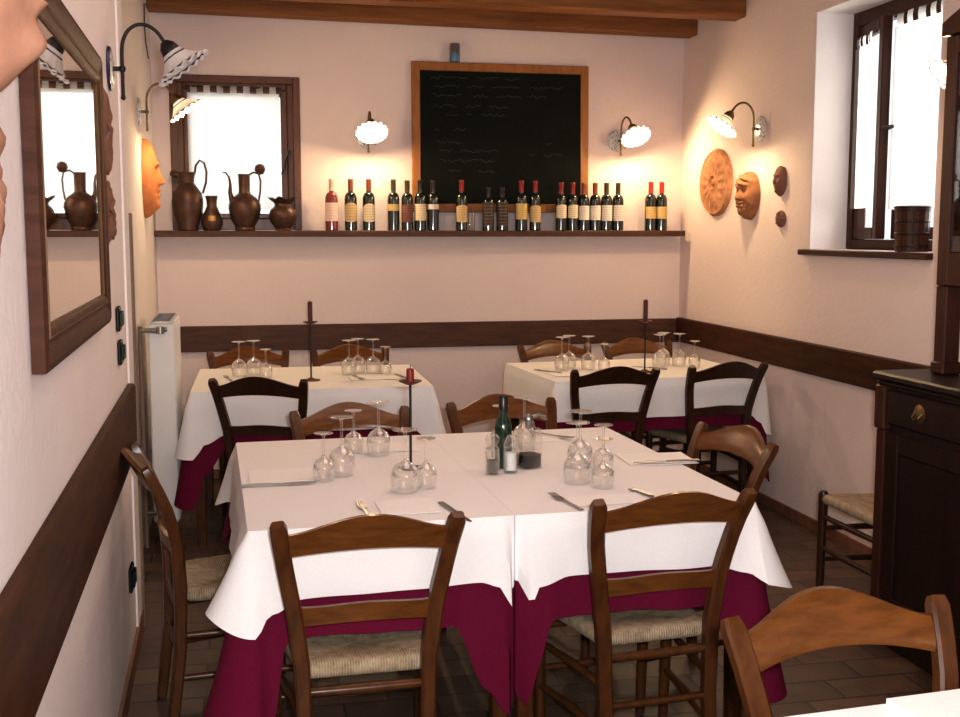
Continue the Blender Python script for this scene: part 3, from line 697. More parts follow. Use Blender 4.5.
# ------------------------------------------------------------------ radiator
rd = thing('radiator', 'white column radiator standing in the recess by the left back table', 'radiator', (0, 0, 0))
for k in range(9):
    y = 5.485 + k * .06
    s = MB()
    for xx in (-.418, -.372, -.326): s.box((xx - .013, y, .13), (xx + .013, y + .045, 1.06), .011)
    s.box((-.435, y - .001, 1.01), (-.312, y + .052, 1.082), .02); s.box((-.435, y - .001, .105), (-.312, y + .052, .18), .02)
    if k == 0: s.box((-.433, y - .004, .12), (-.314, y + .01, 1.07), .006)
    s.build('radiator_section', M_RADI, rd)
MB().tube([(-.465, 5.47, 1.04), (-.40, 5.463, 1.04), (-.345, 5.461, 1.045)], [.008, .014, .011]).lathe([(0, -.02), (.02, -.015), (.02, .015), (0, .02)], 12, at=(-.375, 5.453, 1.042)).build('valve', M_STEEL, rd)
MB().tube([(-.465, 5.47, .17), (-.40, 5.463, .17), (-.36, 5.461, .17)], [.008, .012, .010]).build('valve', M_STEEL, rd)
MB().tube([(-.468, 5.475, 0), (-.468, 5.475, 1.06)], .010).build('supply_pipe', M_GUARD, rd)

# ------------------------------------------------------------------ chairs (local front = +y)
def post_y(z):
    pts = [(0, -.215), (.25, -.185), (.45, -.180), (.58, -.188), (.68, -.208), (.76, -.240), (.82, -.272), (.86, -.296)]
    for (a, b), (c, d) in zip(pts, pts[1:]):
        if z <= c: return b + (d - b) * (z - a) / (c - a)
    return pts[-1][1]
def post_x(z):
    pts = [(0, .150), (.25, .152), (.45, .158), (.58, .174), (.70, .195), (.82, .213), (.9, .218)]
    for (a, b), (c, d) in zip(pts, pts[1:]):
        if z <= c: return b + (d - b) * (z - a) / (c - a)
    return pts[-1][1]
def make_chair(label, loc, rz, m, mc, group):
    t = thing('dining_chair', label, 'chair', loc, rz, group)
    for s in (-1, 1):
        zs = [0, .12, .25, .36, .45, .52, .58, .64, .70, .75, .79, .812, .826]
        W = [.033, .035, .037, .038, .040, .040, .040, .040, .040, .040, .041, .040, .030]
        D = [.030, .032, .034, .036, .038, .038, .036, .034, .032, .031, .032, .032, .024]
        MB().sweep([(s * post_x(z), post_y(z), z) for z in zs], W, D, ch=.35).build('back_post', m, t)
    def rail(z0e, z1e, z0m, z1m, bow, th, nm, mm, pw=1.0):
        def fn(u, v):
            x = u * 2 - 1; q = 1 - x * x
            arch = (.5 + .5 * cos(pi * x)) ** pw
            lo = z0e + (z0m - z0e) * q; hi = z1e + (z1m - z1e) * arch
            z = lo + (hi - lo) * v; zc = (lo + hi) / 2
            xx = x * (post_x(zc) - .010)
            return (xx, post_y(z) - bow * q - th / 2, z)
        def thk(u, v): return (0, th * (.75 if v in (0, 1) else 1), 0)
        MB().thick(fn, thk, 28, 6).build(nm, mm, t)
    rail(.735, .796, .757, .848, .028, .022, 'crest_rail', mc, .78)
    rail(.548, .598, .560, .608, .022, .018, 'back_slat', mc)
    # straw seat
    pts = []
    c4 = [(-.158, -.168), (.158, -.168), (.213, .188), (-.213, .188)]
    for i in range(4):
        p, q = V((*c4[i], 0)), V((*c4[(i + 1) % 4], 0)); r_ = V((*c4[i - 1], 0))
        for k in range(5):
            a = k / 4; e1 = p + (r_ - p).normalized() * .022; e2 = p + (q - p).normalized() * .022
            pts.append(e1 * (1 - a) ** 2 + p * 2 * a * (1 - a) + e2 * a * a)
        for k in range(1, 6): pts.append((p + (q - p).normalized() * .022) * (1 - k / 6) + (q + (p - q).normalized() * .022) * (k / 6))
    n = len(pts); loops = [(.93, .400), (.99, .406), (1.012, .418), (1.005, .431), (.97, .440), (.88, .443), (.65, .439), (.35, .432), (.12, .428)]
    vs = []; fs = []
    for s_, z in loops:
        for p in pts: vs.append((p.x * s_, p.y * s_ + .01 * (1 - s_), z))
    for j in range(len(loops) - 1):
        for k in range(n): fs.append((j * n + k, j * n + (k + 1) % n, (j + 1) * n + (k + 1) % n, (j + 1) * n + k))
    fs.append(tuple(range(n - 1, -1, -1))); fs.append(tuple((len(loops) - 1) * n + k for k in range(n)))
    MB().add(vs, fs).build('seat', M_STRAW, t, ang=50)
    for s in (-1, 1):
        MB().sweep([(s * .200, .186, 0), (s * .203, .182, .2), (s * .206, .178, .40), (s * .206, .178, .437), (s * .206, .178, .452)], [.030, .034, .038, .038, .028], [.030, .034, .038, .038, .028], round_n=12).build('leg', m, t)
        for zz in (.17, .30):
            MB().tube([(s * .152, post_y(zz), zz), (s * .178, 0, zz + .005), (s * .203, .180, zz)], [.010, .0125, .010], 10).build('stretcher', m, t)
    for zz in (.22, .35): MB().tube([(-.203, .181, zz), (0, .183, zz), (.203, .181, zz)], [.010, .0125, .010], 10).build('stretcher', m, t)
    for zz, r in ((.377, .014), (.245, .0115)): MB().tube([(-.152, post_y(zz), zz), (0, post_y(zz) - .002, zz), (.152, post_y(zz), zz)], [r * .8, r, r * .8], 10).build('stretcher', m, t)
    return t
GC = 'wooden ladder-back dining chairs with straw seats'
cA = make_chair('brown wooden chair with straw seat, front left of the big table, back to viewer', (.283 + .27 * sin(-R(1.4)) * 1 , 2.6055 + .27, 0), R(1.4), M_CHAIR, M_CHAIRL, GC)
def off(mx, my, ang, d=.27): return (mx - sin(ang) * d, my + cos(ang) * d, 0)
cA.location = off(.283, 2.6055, R(1.4))
def ch(label, mid, ang, d=.27): return dup(cA, label, off(*mid, R(ang), d), R(ang), GC)
ch('brown wooden chair with straw seat, front right of the big table, back to viewer', (1.077, 2.6745), 4.8)
ch('honey brown chair at the bottom right corner behind the white foreground table', (1.039, 1.7995), 184.5)
ch('brown chair tucked behind the big table, left one, before the small red candle', (.394, 4.265), 184.9)
ch('brown chair tucked behind the big table, right one, behind the green oil bottle', (1.0075, 4.36), 186.3)
ch('brown chair facing left at the right end of the big table', (1.617, 3.4915), 98.25)
ch('brown chair seen edge-on with its back against the left wall rail', (-.312, 3.51), -80.5)
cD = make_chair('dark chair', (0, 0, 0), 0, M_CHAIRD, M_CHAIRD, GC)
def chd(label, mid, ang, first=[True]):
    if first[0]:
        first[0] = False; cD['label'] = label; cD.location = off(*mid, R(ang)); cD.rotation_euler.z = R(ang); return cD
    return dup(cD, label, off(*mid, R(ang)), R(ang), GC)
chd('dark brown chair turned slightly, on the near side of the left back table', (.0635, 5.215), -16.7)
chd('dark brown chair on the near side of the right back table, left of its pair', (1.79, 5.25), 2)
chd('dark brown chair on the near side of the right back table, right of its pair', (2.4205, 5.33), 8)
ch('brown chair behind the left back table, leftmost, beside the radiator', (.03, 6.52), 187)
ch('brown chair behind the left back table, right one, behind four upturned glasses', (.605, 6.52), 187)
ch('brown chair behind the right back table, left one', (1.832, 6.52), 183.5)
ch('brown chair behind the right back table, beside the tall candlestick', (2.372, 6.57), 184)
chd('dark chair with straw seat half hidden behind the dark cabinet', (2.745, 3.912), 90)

# ------------------------------------------------------------------ tables + cloths
def prof_interp(cps, s):
    n = len(cps)
    for i in range(n):
        a = cps[i]; b = cps[(i + 1) % n]; p0 = a[0]; p1 = b[0] + (4 if i == n - 1 else 0); q = s if s >= p0 else s + 4
        if p0 <= q <= p1 + 1e-9:
            u = smooth((q - p0) / max(1e-6, p1 - p0)); return a[1] + (b[1] - a[1]) * u, a[2] + (b[2] - a[2]) * u
    return cps[0][1], cps[0][2]
def cloth_mesh(w, d, z, cps, fold=.010, seed=0, wrinkle=.0012, nt=14, bias=0):
    """local rectangle w x d centred on 0; s: 0..1 front, 1..2 right, 2..3 back, 3..4 left; cps = [(s, drop, flare)]"""
    rn = random.Random(seed); ph = [rn.uniform(0, 6.28) for _ in range(4)]
    r = .008; x, y = w / 2, d / 2; pr = []
    cor = [(-x, -y), (x, -y), (x, y), (-x, y)]
    N = 46
    for sd in range(4):
        a = V(cor[sd]); b = V(cor[(sd + 1) % 4]); t = (b - a).normalized(); nrm = V((t.y, -t.x)); L = (b - a).length
        pn = V((-t.x, -t.y)); an = math.atan2(nrm.y, nrm.x)
        # corner arc at a (from previous normal to this normal)
        c0 = a + t * r - nrm * r
        for k in range(13):
            th = an - pi / 2 * (1 - k / 13); dv = V((cos(th), sin(th)))
            pr.append((c0 + dv * r, dv, sd + (k / 13 - 1) * .012 if sd or k else (4 + (k / 13 - 1) * .012)))
        for k in range(N + 1):
            u = k / N; pr.append((a + t * (r + (L - 2 * r) * u), nrm, sd + .0005 + u * .987))
    mb = MB(); vs = []; n = len(pr); per = 0
    lens = []
    for i in range(n): lens.append(per); per += (pr[(i + 1) % n][0] - pr[i][0]).length
    for j in range(nt + 1):
        t = j / nt
        for i, (p, nv, s) in enumerate(pr):
            dr, fl = prof_interp(cps, s % 4)
            l = lens[i]
            fo = fold * (sin(l * 17 + ph[0]) + .6 * sin(l * 31 + ph[1])) * t * min(1, dr / .2)
            g_ = min(1, fl / .008); o = .002 * g_ + fl * t ** 1.25 + (max(-.002, fo + fold * .9 * t) + bias * min(1, t * 4)) * g_
            zz = z - dr * (t if t > .0 else 0) if j else z
            if j == 1 and fl > .004: o = max(o, .004)
            vs.append((p.x + nv.x * o, p.y + nv.y * o, zz))
    fs = []
    for j in range(nt):
        for i in range(n): fs.append((j * n + i, j * n + (i + 1) % n, (j + 1) * n + (i + 1) % n, (j + 1) * n + i))
    # top: concentric loops
    b0 = len(vs); K = 8; prev = 0
    for k in range(1, K):
        f = 1 - k / K
        for (p, nv, s) in pr:
            px_, py_ = p.x * f, p.y * f
            vs.append((px_, py_, z + (wrinkle if not bias else wrinkle * 1.0) * (sin(px_ * 21 + ph[2]) * sin(py_ * 17 + ph[3]) + .6 * sin(px_ * 9 - py_ * 13))))
        cur = b0 + (k - 1) * n
        for i in range(n): fs.append((prev + i, cur + i, cur + (i + 1) % n, prev + (i + 1) % n))
        prev = cur
    vs.append((0, 0, z)); c = len(vs) - 1
    for i in range(n): fs.append((prev + i, c, prev + (i + 1) % n))
    return mb.add(vs, fs)
def table(label, loc, rz, w, d, group=None, under=None, over=None, seed=0, ul='', ol='', fold=.010):
    t = thing('dining_table', label, 'table', loc, rz, group)
    MB().box((-w / 2 + .008, -d / 2 + .008, .71), (w / 2 - .008, d / 2 - .008, .739), .004).build('tabletop', M_CHAIRD, t)
    MB().box((-w / 2 + .04, -d / 2 + .04, .63), (w / 2 - .04, d / 2 - .04, .709), .004).build('apron', M_CHAIRD, t)
    for sx in (-1, 1):
        for sy in (-1, 1): MB().sweep([(sx * (w / 2 - .035), sy * (d / 2 - .035), 0), (sx * (w / 2 - .035), sy * (d / 2 - .035), .629)], [.040, .055], [.040, .055], ch=.2).build('leg', M_CHAIR, t)
    u = cloth_mesh(w - .002, d - .002, .7445, under, fold, seed).build('tablecloth', M_BURG, None, loc, rz, 60); tag(u, ul, 'tablecloth', 'burgundy undercloths')
    o = cloth_mesh(w, d, .7500, over, fold * .5, seed, bias=.013).build('tablecloth', M_WHITE, None, loc, rz, 60); tag(o, ol, 'tablecloth', 'white overcloths')
    return t
TR = R(1.5)
tc = V((.683, 3.475)); ux = V((cos(TR), sin(TR)))
lc = tc - ux * .3484; rc = tc + ux * .3484
E0 = .18; EB = .278
table('left half of the big central table, under overlapping burgundy and white cloths', (lc.x, lc.y, 0), TR, .696, 1.235, 'pushed-together halves of the big table',
      [(.0, .53, .11), (.05, .49, .05), (.12, EB, .010), (.75, EB, .010), (.88, .46, .03), (.96, .53, .030), (.987, .52, .0), (1.0, .50, .0), (1.05, .27, .0), (1.9, .25, 0), (2.0, EB, 0), (2.04, EB, .004), (2.8, EB, .004), (3.0, .36, .05), (3.12, EB, .012), (3.8, EB, .014), (3.93, .42, .07), (3.99, .53, .13)],
      [(.0, .245, .085), (.06, .200, .040), (.18, .176, .014), (.85, .168, .016), (.93, .180, .03), (.960, .235, .040), (.987, .20, .0), (1.0, .19, .0), (1.05, .17, .0), (1.9, .17, 0), (2.0, E0, 0), (2.04, E0, .006), (2.8, E0, .008), (3.0, .22, .06), (3.12, E0, .012), (3.85, E0, .020), (3.95, .185, .06), (3.99, .205, .09)],
      1, 'burgundy cloth under the white one on the left half of the big table', 'white cloth on the left half of the big central table')
table('right half of the big central table, under overlapping burgundy and white cloths', (rc.x, rc.y, 0), TR, .696, 1.235, 'pushed-together halves of the big table',
      [(.0, .50, .0), (.03, .52, .015), (.06, .42, .012), (.13, EB, .008), (.79, EB, .010), (.90, .46, .05), (.99, .545, .10), (1.0, .545, .10), (1.10, .42, .04), (1.25, EB, .01), (1.8, EB, .01), (2.0, .36, .05), (2.12, EB, .006), (2.95, EB, .004), (3.0, .25, .0), (3.95, .25, .0)],
      [(.0, .18, .0), (.03, .225, .04), (.07, .185, .025), (.20, .166, .014), (.80, .168, .016), (.93, .185, .045), (.985, .205, .085), (1.0, .250, .095), (1.05, .20, .06), (1.12, .18, .03), (1.3, E0, .014), (1.8, E0, .014), (2.0, .22, .06), (2.12, E0, .008), (2.95, E0, .006), (3.0, .17, .0), (3.95, .17, .0)],
      2, 'burgundy cloth under the white one on the right half of the big table', 'white cloth on the right half of the big central table')
def simple(d, e, fl, c): # plain cloth with hanging corners
    out = []
    for k in range(4): out += [(k + .0, c, fl), (k + .06, d + (c - d) * .35, fl * .5), (k + .16, d, .010), (k + .84, d, .010), (k + .94, d + (c - d) * .35, fl * .5)]
    return out
def two(d, fl, c, left):   # only the front corners hang low; chairs stand at the others
    a, b = (c, fl) if left else (d, .012)
    return [(.0, a, b), (.05, d + (a - d) * .4, b * .5 + .004), (.14, d, .010), (.90, d, .010), (.96, d + (c - d) * .4, fl * .6), (1.0, c, fl), (1.05, d + (c - d) * .6, fl * .6), (1.20, d, .010), (1.85, d, .010), (2.0, d, .012), (2.1, d, .006), (2.9, d, .006), (3.0, d, .012), (3.15, d, .010), (3.80, d, .010), (3.95, d + (a - d) * .6, b * .6 + .002)]
table('table by the radiator in the left back, under white and burgundy cloths', (.337, 5.870, 0), R(-1), 1.15, .91, None, two(.262, .075, .54, 1), two(.20, .06, .31, 1), 3,
      'burgundy cloth hanging under the white one on the left back table', 'white cloth on the left back table by the radiator')
table('table in the right back corner, under white and burgundy cloths', (2.09, 5.885, 0), R(4), 1.17, .84, None, two(.262, .035, .58, 0), two(.20, .03, .33, 0), 4,
      'burgundy cloth hanging under the white one on the right corner table', 'white cloth on the table in the right back corner')
table('nearest table, only its white corner showing at the bottom right', (1.22, 1.265, 0), R(3.9), 1.30, .62, None, simple(.20, 0, .05, .30), simple(.17, 0, .05, .24), 6,
      'burgundy cloth under the white one on the nearest table', 'white cloth on the nearest table at the bottom right')

# ------------------------------------------------------------------ tableware
ZT = .7515
def make_glass(label, loc, big):
    h = .182 if big else .146; R_ = .041 if big else .033
    t = thing('wine_glass', label, 'glass', loc, random.uniform(0, 6), 'upturned wine glasses')
    bh = h * .46
    outer = [(R_ * .86, 0), (R_ * .95, bh * .25), (R_, bh * .5), (R_ * .94, bh * .72), (R_ * .70, bh * .92), (R_ * .32, bh * 1.04), (.0055, bh * 1.13)]
    b = MB(); b.open_end = True
    inner = [(r - .0012, z) for r, z in outer[:-1]] + [(0, bh * 1.05)]
    b.lathe(outer, 28); b.lathe(inner, 28); b.f = [q for q in b.f if len(q) == 4]
    b.build('bowl', M_GLASS, t)
    MB().lathe([(.0055, bh * 1.12), (.0042, bh * 1.3), (.0040, h * .86), (.0055, h * .95), (.012, h * .978)], 14).build('stem', M_GLASS, t)
    MB().lathe([(.010, h * .972), (R_ * .55, h - .005), (R_ * .88, h - .0025), (R_ * .88, h), (0, h)], 28).build('foot', M_GLASS, t)
    return t
gB = make_glass('g', (0, 0, 0), True); gS = make_glass('g', (0, 0, 0), False); used = {}
def glass(x, y, big, label):
    p = gB if big else gS; k = 'B' if big else 'S'
    if k not in used: used[k] = 1; p.location = (x, y, ZT); p['label'] = label; return
    dup(p, label, (x, y, ZT), random.uniform(0, 6))
for x, y, b, l in [(.232, 3.385, 0, 'small upturned wine glass, leftmost on the big table'), (.292, 3.452, 1, 'tall upturned wine glass right beside the leftmost small one on the big table'),
    (.362, 3.80, 0, 'small upturned wine glass at the rear left of the big table'), (.441, 3.745, 1, 'tall upturned wine glass at the rear left of the big table, before the chair'),
    (.452, 3.19, 1, 'tall upturned wine glass before the small candlestick on the big table'), (.520, 3.235, 0, 'small upturned wine glass right of the small candlestick on the big table'),
    (.976, 3.205, 1, 'tall upturned wine glass, leftmost of the group right of the oil set'), (1.047, 3.412, 1, 'tall upturned wine glass, rearmost left of the group right of the oil set'),
    (1.030, 3.125, 0, 'small upturned wine glass, frontmost of the group right of the oil set'), (1.104, 3.35, 0, 'small upturned wine glass, rightmost of the group right of the oil set'),
    (.945, 3.74, 1, 'tall upturned wine glass behind the vinegar bottle'), (.875, 3.80, 0, 'small upturned wine glass behind the green oil bottle'),
    (-.02, 5.96, 1, 'upturned wine glass on the left back table, first from the left'), (.055, 6.00, 1, 'upturned wine glass on the left back table, second from the left'), (.115, 5.90, 0, 'small upturned wine glass on the left back table, in the leftmost trio'),
    (.545, 5.92, 1, 'upturned wine glass on the left back table, left of the right-hand four'), (.600, 6.0, 1, 'upturned wine glass on the left back table, second of the right-hand four'), (.676, 5.95, 1, 'upturned wine glass on the left back table, third of the right-hand four'), (.735, 5.90, 0, 'small upturned wine glass on the left back table, rightmost'),
    (1.69, 5.86, 1, 'upturned wine glass, leftmost on the right corner table'), (1.755, 5.94, 1, 'upturned wine glass, second from left on the right corner table'), (1.845, 5.88, 1, 'upturned wine glass, third from left on the right corner table'), (1.91, 5.80, 0, 'small upturned wine glass, last of the left-hand four on the right corner table'),
    (2.265, 5.90, 1, 'upturned wine glass right of the tall candlestick on the right corner table'), (2.325, 6.0, 1, 'upturned wine glass, second of the right-hand four on the corner table'), (2.392, 5.93, 1, 'upturned wine glass, third of the right-hand four on the corner table'), (2.455, 5.86, 0, 'small upturned wine glass, rightmost on the right corner table')]:
    glass(x, y, b, l)
# candlesticks
def candlestick(label, loc, h, ch_, cr, base_r=.045, cm=M_CANDLED):
    t = thing('candlestick', label, 'candlestick', loc, 0, 'wrought iron candlesticks')
    MB().lathe([(base_r, 0), (base_r, .004), (base_r * .5, .008), (.006, .016), (0, .017)], 20).build('base', M_RUST, t)
    MB().tube([(0, 0, .01), (0, 0, h * .5), (0, 0, h)], .0042, 10).build('pole', M_IRON, t)
    MB().lathe([(0, h - .008), (.012, h - .006), (.036, h + .004), (.037, h + .007), (.014, h + .001), (0, h + .001)], 20).build('drip_pan', M_RUST, t)
    c = MB().lathe([(cr, h + .0015), (cr, h + ch_ - .005), (cr * .8, h + ch_), (0, h + ch_ - .002)], 16).build('candle', cm, t)
    MB().tube([(0, 0, h + ch_ - .004), (.001, 0, h + ch_ + .010)], .0012, 6).build('wick', M_BLACK, c)
candlestick('tall iron candlestick with long dark red candle on the left back table', (.335, 5.72, ZT), .292, .108, .012)
candlestick('small iron candlestick with short red candle on the big table', (.514, 3.50, ZT), .275, .045, .0125, .04, M_CANDLE)
candlestick('tall iron candlestick with long dark red candle on the right corner table', (2.105, 5.70, ZT), .270, .118, .012)
# oil and vinegar set
ob = thing('oil_bottle', 'tall dark green olive oil bottle on the big table', 'bottle', (.806, 3.46, ZT))
MB().lathe([(.026, 0), (.028, .003), (.028, .125), (.024, .15), (.014, .170), (.0135, .222), (.012, .224), (0, .224)], 20).build('glass_body', M_GREENG, ob)
MB().lathe([(.0150, .185), (.0155, .228), (.0130, .232), (0, .232)], 16).build('cap', C_BLACK, ob)
vb = thing('vinegar_bottle', 'square clear vinegar bottle with dark vinegar on the big table', 'bottle', (.886, 3.45, ZT), .3)
MB().sweep([(0, 0, 0), (0, 0, .004), (0, 0, .095), (0, 0, .115), (0, 0, .130), (0, 0, .150)], [.068, .073, .073, .064, .034, .028], [.068, .073, .073, .064, .034, .028], ch=.25).build('glass_body', M_GLASSC, vb)
MB().sweep([(0, 0, .004), (0, 0, .042)], .066, .066, ch=.25).build('vinegar', M_VINEG, vb)
MB().lathe([(.010, .125), (.012, .150), (.016, .152), (.016, .162), (.008, .172), (0, .173)], 14).build('stopper', M_STEEL, vb)
MB().tube([(.010, 0, .16), (.035, -.01, .168), (.055, -.012, .160)], [.007, .005, .004]).build('pourer', M_STEEL, vb)
def shaker(name, label, x, y, fill, fm, top):
    t = thing(name, label, name.replace('_', ' '), (x, y, ZT), 0)
    MB().lathe([(.021, 0), (.0235, .004), (.0225, .06), (.021, .078), (.0195, .078), (.020, .006), (0, .006)], 18).build('glass_body', M_GLASSC, t)
    MB().lathe([(0, .007), (.0185, .007), (.0185, fill), (0, fill + .002)], 16).build('salt' if 'salt' in name else 'pepper', fm, t)
    MB().lathe(top, 18).build('lid', M_GLASS if 'salt' in name else M_GLASSC, t)
    if 'pepper' in name: MB().tube([(0, 0, .05), (0, 0, .122)], .003, 8).build('grinder_shaft', M_STEEL, t)
shaker('salt_shaker', 'clear salt shaker filled with white salt on the big table', .812, 3.385, .062, M_SALT, [(.0215, .078), (.022, .09), (.017, .100), (.012, .112), (.006, .118), (0, .118)])
shaker('pepper_mill', 'clear pepper mill with grey pepper on the big table, left of the salt', .752, 3.375, .042, M_PEPPER, [(.021, .079), (.014, .088), (.020, .098), (.022, .108), (.017, .120), (.008, .126), (0, .127)])

# napkins, cutlery
def napkin(label, x, y, rz, w, d, seed, z=ZT, flip=0, th=.0012):
    rn = random.Random(seed); a, b = rn.uniform(0, 6), rn.uniform(0, 6)
    def fn(u, v):
        e = .0015 * sin(u * 5 + a) * sin(v * 4 + b)
        return ((u - .5) * w, (v - .5) * d, .0008 + th + max(0, e) + .004 * max(0, abs(u - .5) * 2 - .9) * (2.2 if flip else .2))
    m = MB().thick(fn, lambda u, v: (0, 0, -th), 16, 8)
    return tag(m.build('paper_napkin', M_NAPK, None, (x, y, z), rz, 60), label, 'napkin', 'white folded napkins')
NZ = .0008
napkin('white napkin under the knife at the left end of the big table', .115, 3.47, R(1), .21, .19, 1)
napkin('white napkin with wavy edge at the right end of the big table', 1.33, 3.48, R(-4), .23, .19, 2, flip=1)
napkin('white napkin under the fork at the rear right of the big table', 1.03, 3.93, R(2), .17, .16, 3)
napkin('white napkin in front of the left front place of the big table', .43, 3.0, R(1), .16, .16, 4)
napkin('white napkin at the right front place of the big table', .99, 2.965, R(3), .22, .11, 5)
napkin('white napkin at the rear centre of the big table between candle and glasses', .47, 3.86, R(2), .22, .16, 8)
napkin('white napkin on the nearest table at the bottom right', 1.175, 1.445, R(4), .36, .24, 6, th=.011)
napkin('white napkin on the left back table among the glasses', .66, 5.78, R(2), .26, .2, 9)
napkin('white napkin on the right corner table left of the tall candlestick', 1.70, 5.70, R(4), .24, .18, 10)
def make_fork(label, loc, rz):
    t = thing('fork', label, 'fork', loc, rz, 'steel forks')
    MB().sweep([(0, -.095, .003), (0, -.05, .004), (0, .01, .003), (0, .03, .004)], [.012, .010, .006, .008], .002, side=(1, 0, 0), ch=.3).build('handle', M_STEEL, t)
    h = MB(); h.sweep([(0, .028, .004), (0, .042, .003), (0, .058, .003)], [.008, .022, .024], .002, side=(1, 0, 0), ch=.3)
    for k in range(4): h.sweep([((k - 1.5) * .0065, .056, .003), ((k - 1.5) * .0065, .08, .0045), ((k - 1.5) * .0062, .105, .007)], [.0042, .004, .0024], .0018, side=(1, 0, 0), ch=.3)
    h.build('tines', M_STEEL, t); return t
def make_knife(label, loc, rz):
    t = thing('knife', label, 'knife', loc, rz, 'steel table knives')
    MB().sweep([(0, -.11, .004), (0, -.06, .005), (0, .0, .004)], [.016, .013, .012], .005, side=(1, 0, 0), ch=.4).build('handle', M_STEEL, t)
    MB().sweep([(0, .0, .003), (.001, .03, .003), (.001, .08, .003), (-.004, .11, .003)], [.012, .018, .018, .006], .0016, side=(1, 0, 0), ch=.3).build('blade', M_STEEL, t); return t
fk = make_fork('fork lying tines up behind the front left chair on the big table', (.312, 2.965, ZT + .0005), R(3))
dup(fk, 'fork lying between the two front places, left of the front right chair', (.870, 2.955, ZT), R(9))
dup(fk, 'fork at the rear right of the big table by the vinegar bottle', (1.10, 3.945, ZT + .0045), R(215))
kn = make_knife('knife lying crosswise at the left end of the big table', (.095, 3.345, ZT), R(-89))
dup(kn, 'knife standing out behind the right post of the front left chair', (.545, 2.91, ZT), R(190))
dup(kn, 'knife behind the crest of the front right chair on the big table', (1.125, 2.965, ZT), R(195))
dup(kn, 'knife on the wavy napkin at the right end of the big table', (1.335, 3.40, ZT + .006), R(86))
dup(fk, 'fork by the leftmost glasses on the left back table', (-.075, 5.86, ZT), R(10))
dup(fk, 'fork by the right-hand glasses on the left back table', (.575, 5.76, ZT + .004), R(190))
dup(kn, 'knife by the rightmost glass on the left back table', (.80, 5.76, ZT + .002), R(10))
dup(kn, 'knife at the left end of the right corner table', (1.60, 5.82, ZT), R(25))
dup(kn, 'knife beside the tall candlestick on the right corner table', (2.19, 5.86, ZT), R(40))

# ------------------------------------------------------------------ dark cabinet at right
cb = thing('sideboard_cabinet', 'tall dark wooden cabinet with glazed top and drawers against the right wall', 'cabinet', (0, 0, 0))
CY1, CY0, CX = 3.690, 2.15, 2.262
B = MB(); B.box((CX + .012, CY0, .10), (XR - .034, CY1 - .012, .962), .004); B.build('carcass', M_CAB, cb)
MB().box((CX - .030, CY0 - .02, .970), (XR - .034, CY1 + .004, 1.000), .008).box((CX - .012, CY0 - .01, .952), (XR - .034, CY1 - .002, .9695), .006).build('worktop', M_CAB, cb)
MB().box((CX + .0, CY0, .0), (XR - .034, CY1, .10), .01).build('plinth', M_CAB, cb)
MB().box((CX - .004, CY1 - .055, .10), (CX + .02, CY1 - .002, .788), .004).build('corner_stile', M_CABR, cb)
MB().box((CX - .016, CY1 - .065, .790), (CX + .02, CY1, .951), .006).build('corner_block', M_CABR, cb)
for k in range(2):
    y1 = CY1 - .075 - k * .73; y0 = y1 - .69
    d = MB().box((CX - .010, y0, .815), (CX + .011, y1, .940), .006).build('drawer', M_CAB, cb)
    yc = y1 - .20
    MB().lathe([(0, .004), (.030, .003), (.034, 0), (0, -.001)], 20, mtx=Matrix.Rotation(R(-90), 3, 'Y'), at=(CX - .011, yc, .880)).tube([(CX - .013, yc - .022, .885), (CX - .028, yc - .018, .869), (CX - .030, yc, .863), (CX - .028, yc + .018, .869), (CX - .013, yc + .022, .885)], .0035, 8).build('drawer_pull', M_BRASS, d)
    dd = MB(); dd.box((CX - .006, y0, .12), (CX + .011, y0 + .07, .785), .004).box((CX - .006, y1 - .07, .12), (CX + .011, y1, .785), .004).box((CX - .006, y0 + .07, .715), (CX + .011, y1 - .07, .785), .004).box((CX - .006, y0 + .07, .12), (CX + .011, y1 - .07, .19), .004)
    dr = dd.build('door', M_CAB, cb)
    MB().box((CX + .001, y0 + .07, .19), (CX + .0115, y1 - .07, .715), .002).build('door_panel', M_CAB, dr)
UX, UY = 2.396, 3.568
Us = MB(); Us.box((UX, UY - .062, 1.001), (UX + .062, UY, 1.311), .004); Us.box((UX - .008, UY - .07, 1.001), (UX + .07, UY + .006, 1.045), .006)
Us.build('support_post', M_CABR, cb)
Us = MB(); Us.box((UX, CY0, 1.001), (UX + .062, CY0 + .06, 1.311), .004); Us.build('support_post', M_CABR, cb)
U = MB(); U.box((UX + .018, CY0, 1.315), (XR - .002, UY - .002, 1.345), .003); U.box((UX + .018, UY - .03, 1.345), (XR - .002, UY - .002, 2.14), .003); U.box((UX + .018, CY0, 1.345), (XR - .002, CY0 + .03, 2.14), .003); U.box((XR - .02, CY0 + .03, 1.345), (XR - .002, UY - .03, 2.14)); U.box((UX + .018, CY0, 2.14), (XR - .002, UY - .002, 2.17), .003)
U.build('upper_carcass', M_CABR, cb)
for zz in (1.60, 1.86): MB().box((UX + .03, CY0 + .031, zz), (XR - .021, UY - .031, zz + .016)).build('shelf', M_CAB, cb)
for k in range(2):
    y1 = UY - k * .70; y0 = y1 - .69
    d = MB(); d.box((UX - .002, y0, 1.312), (UX + .017, y0 + .062, 2.165), .004).box((UX - .002, y1 - .062, 1.312), (UX + .017, y1, 2.165), .004).box((UX - .002, y0 + .062, 1.312), (UX + .017, y1 - .062, 1.43), .004).box((UX - .002, y0 + .062, 2.10), (UX + .017, y1 - .062, 2.165), .004)
    dr = d.build('glazed_door', M_CABR, cb); MB().box((UX + .006, y0 + .063, 1.431), (UX + .009, y1 - .063, 2.099)).build('pane', M_PANE, dr)
cr = MB(); yc = (CY0 + UY) / 2; hl = (UY - CY0) / 2 + .012
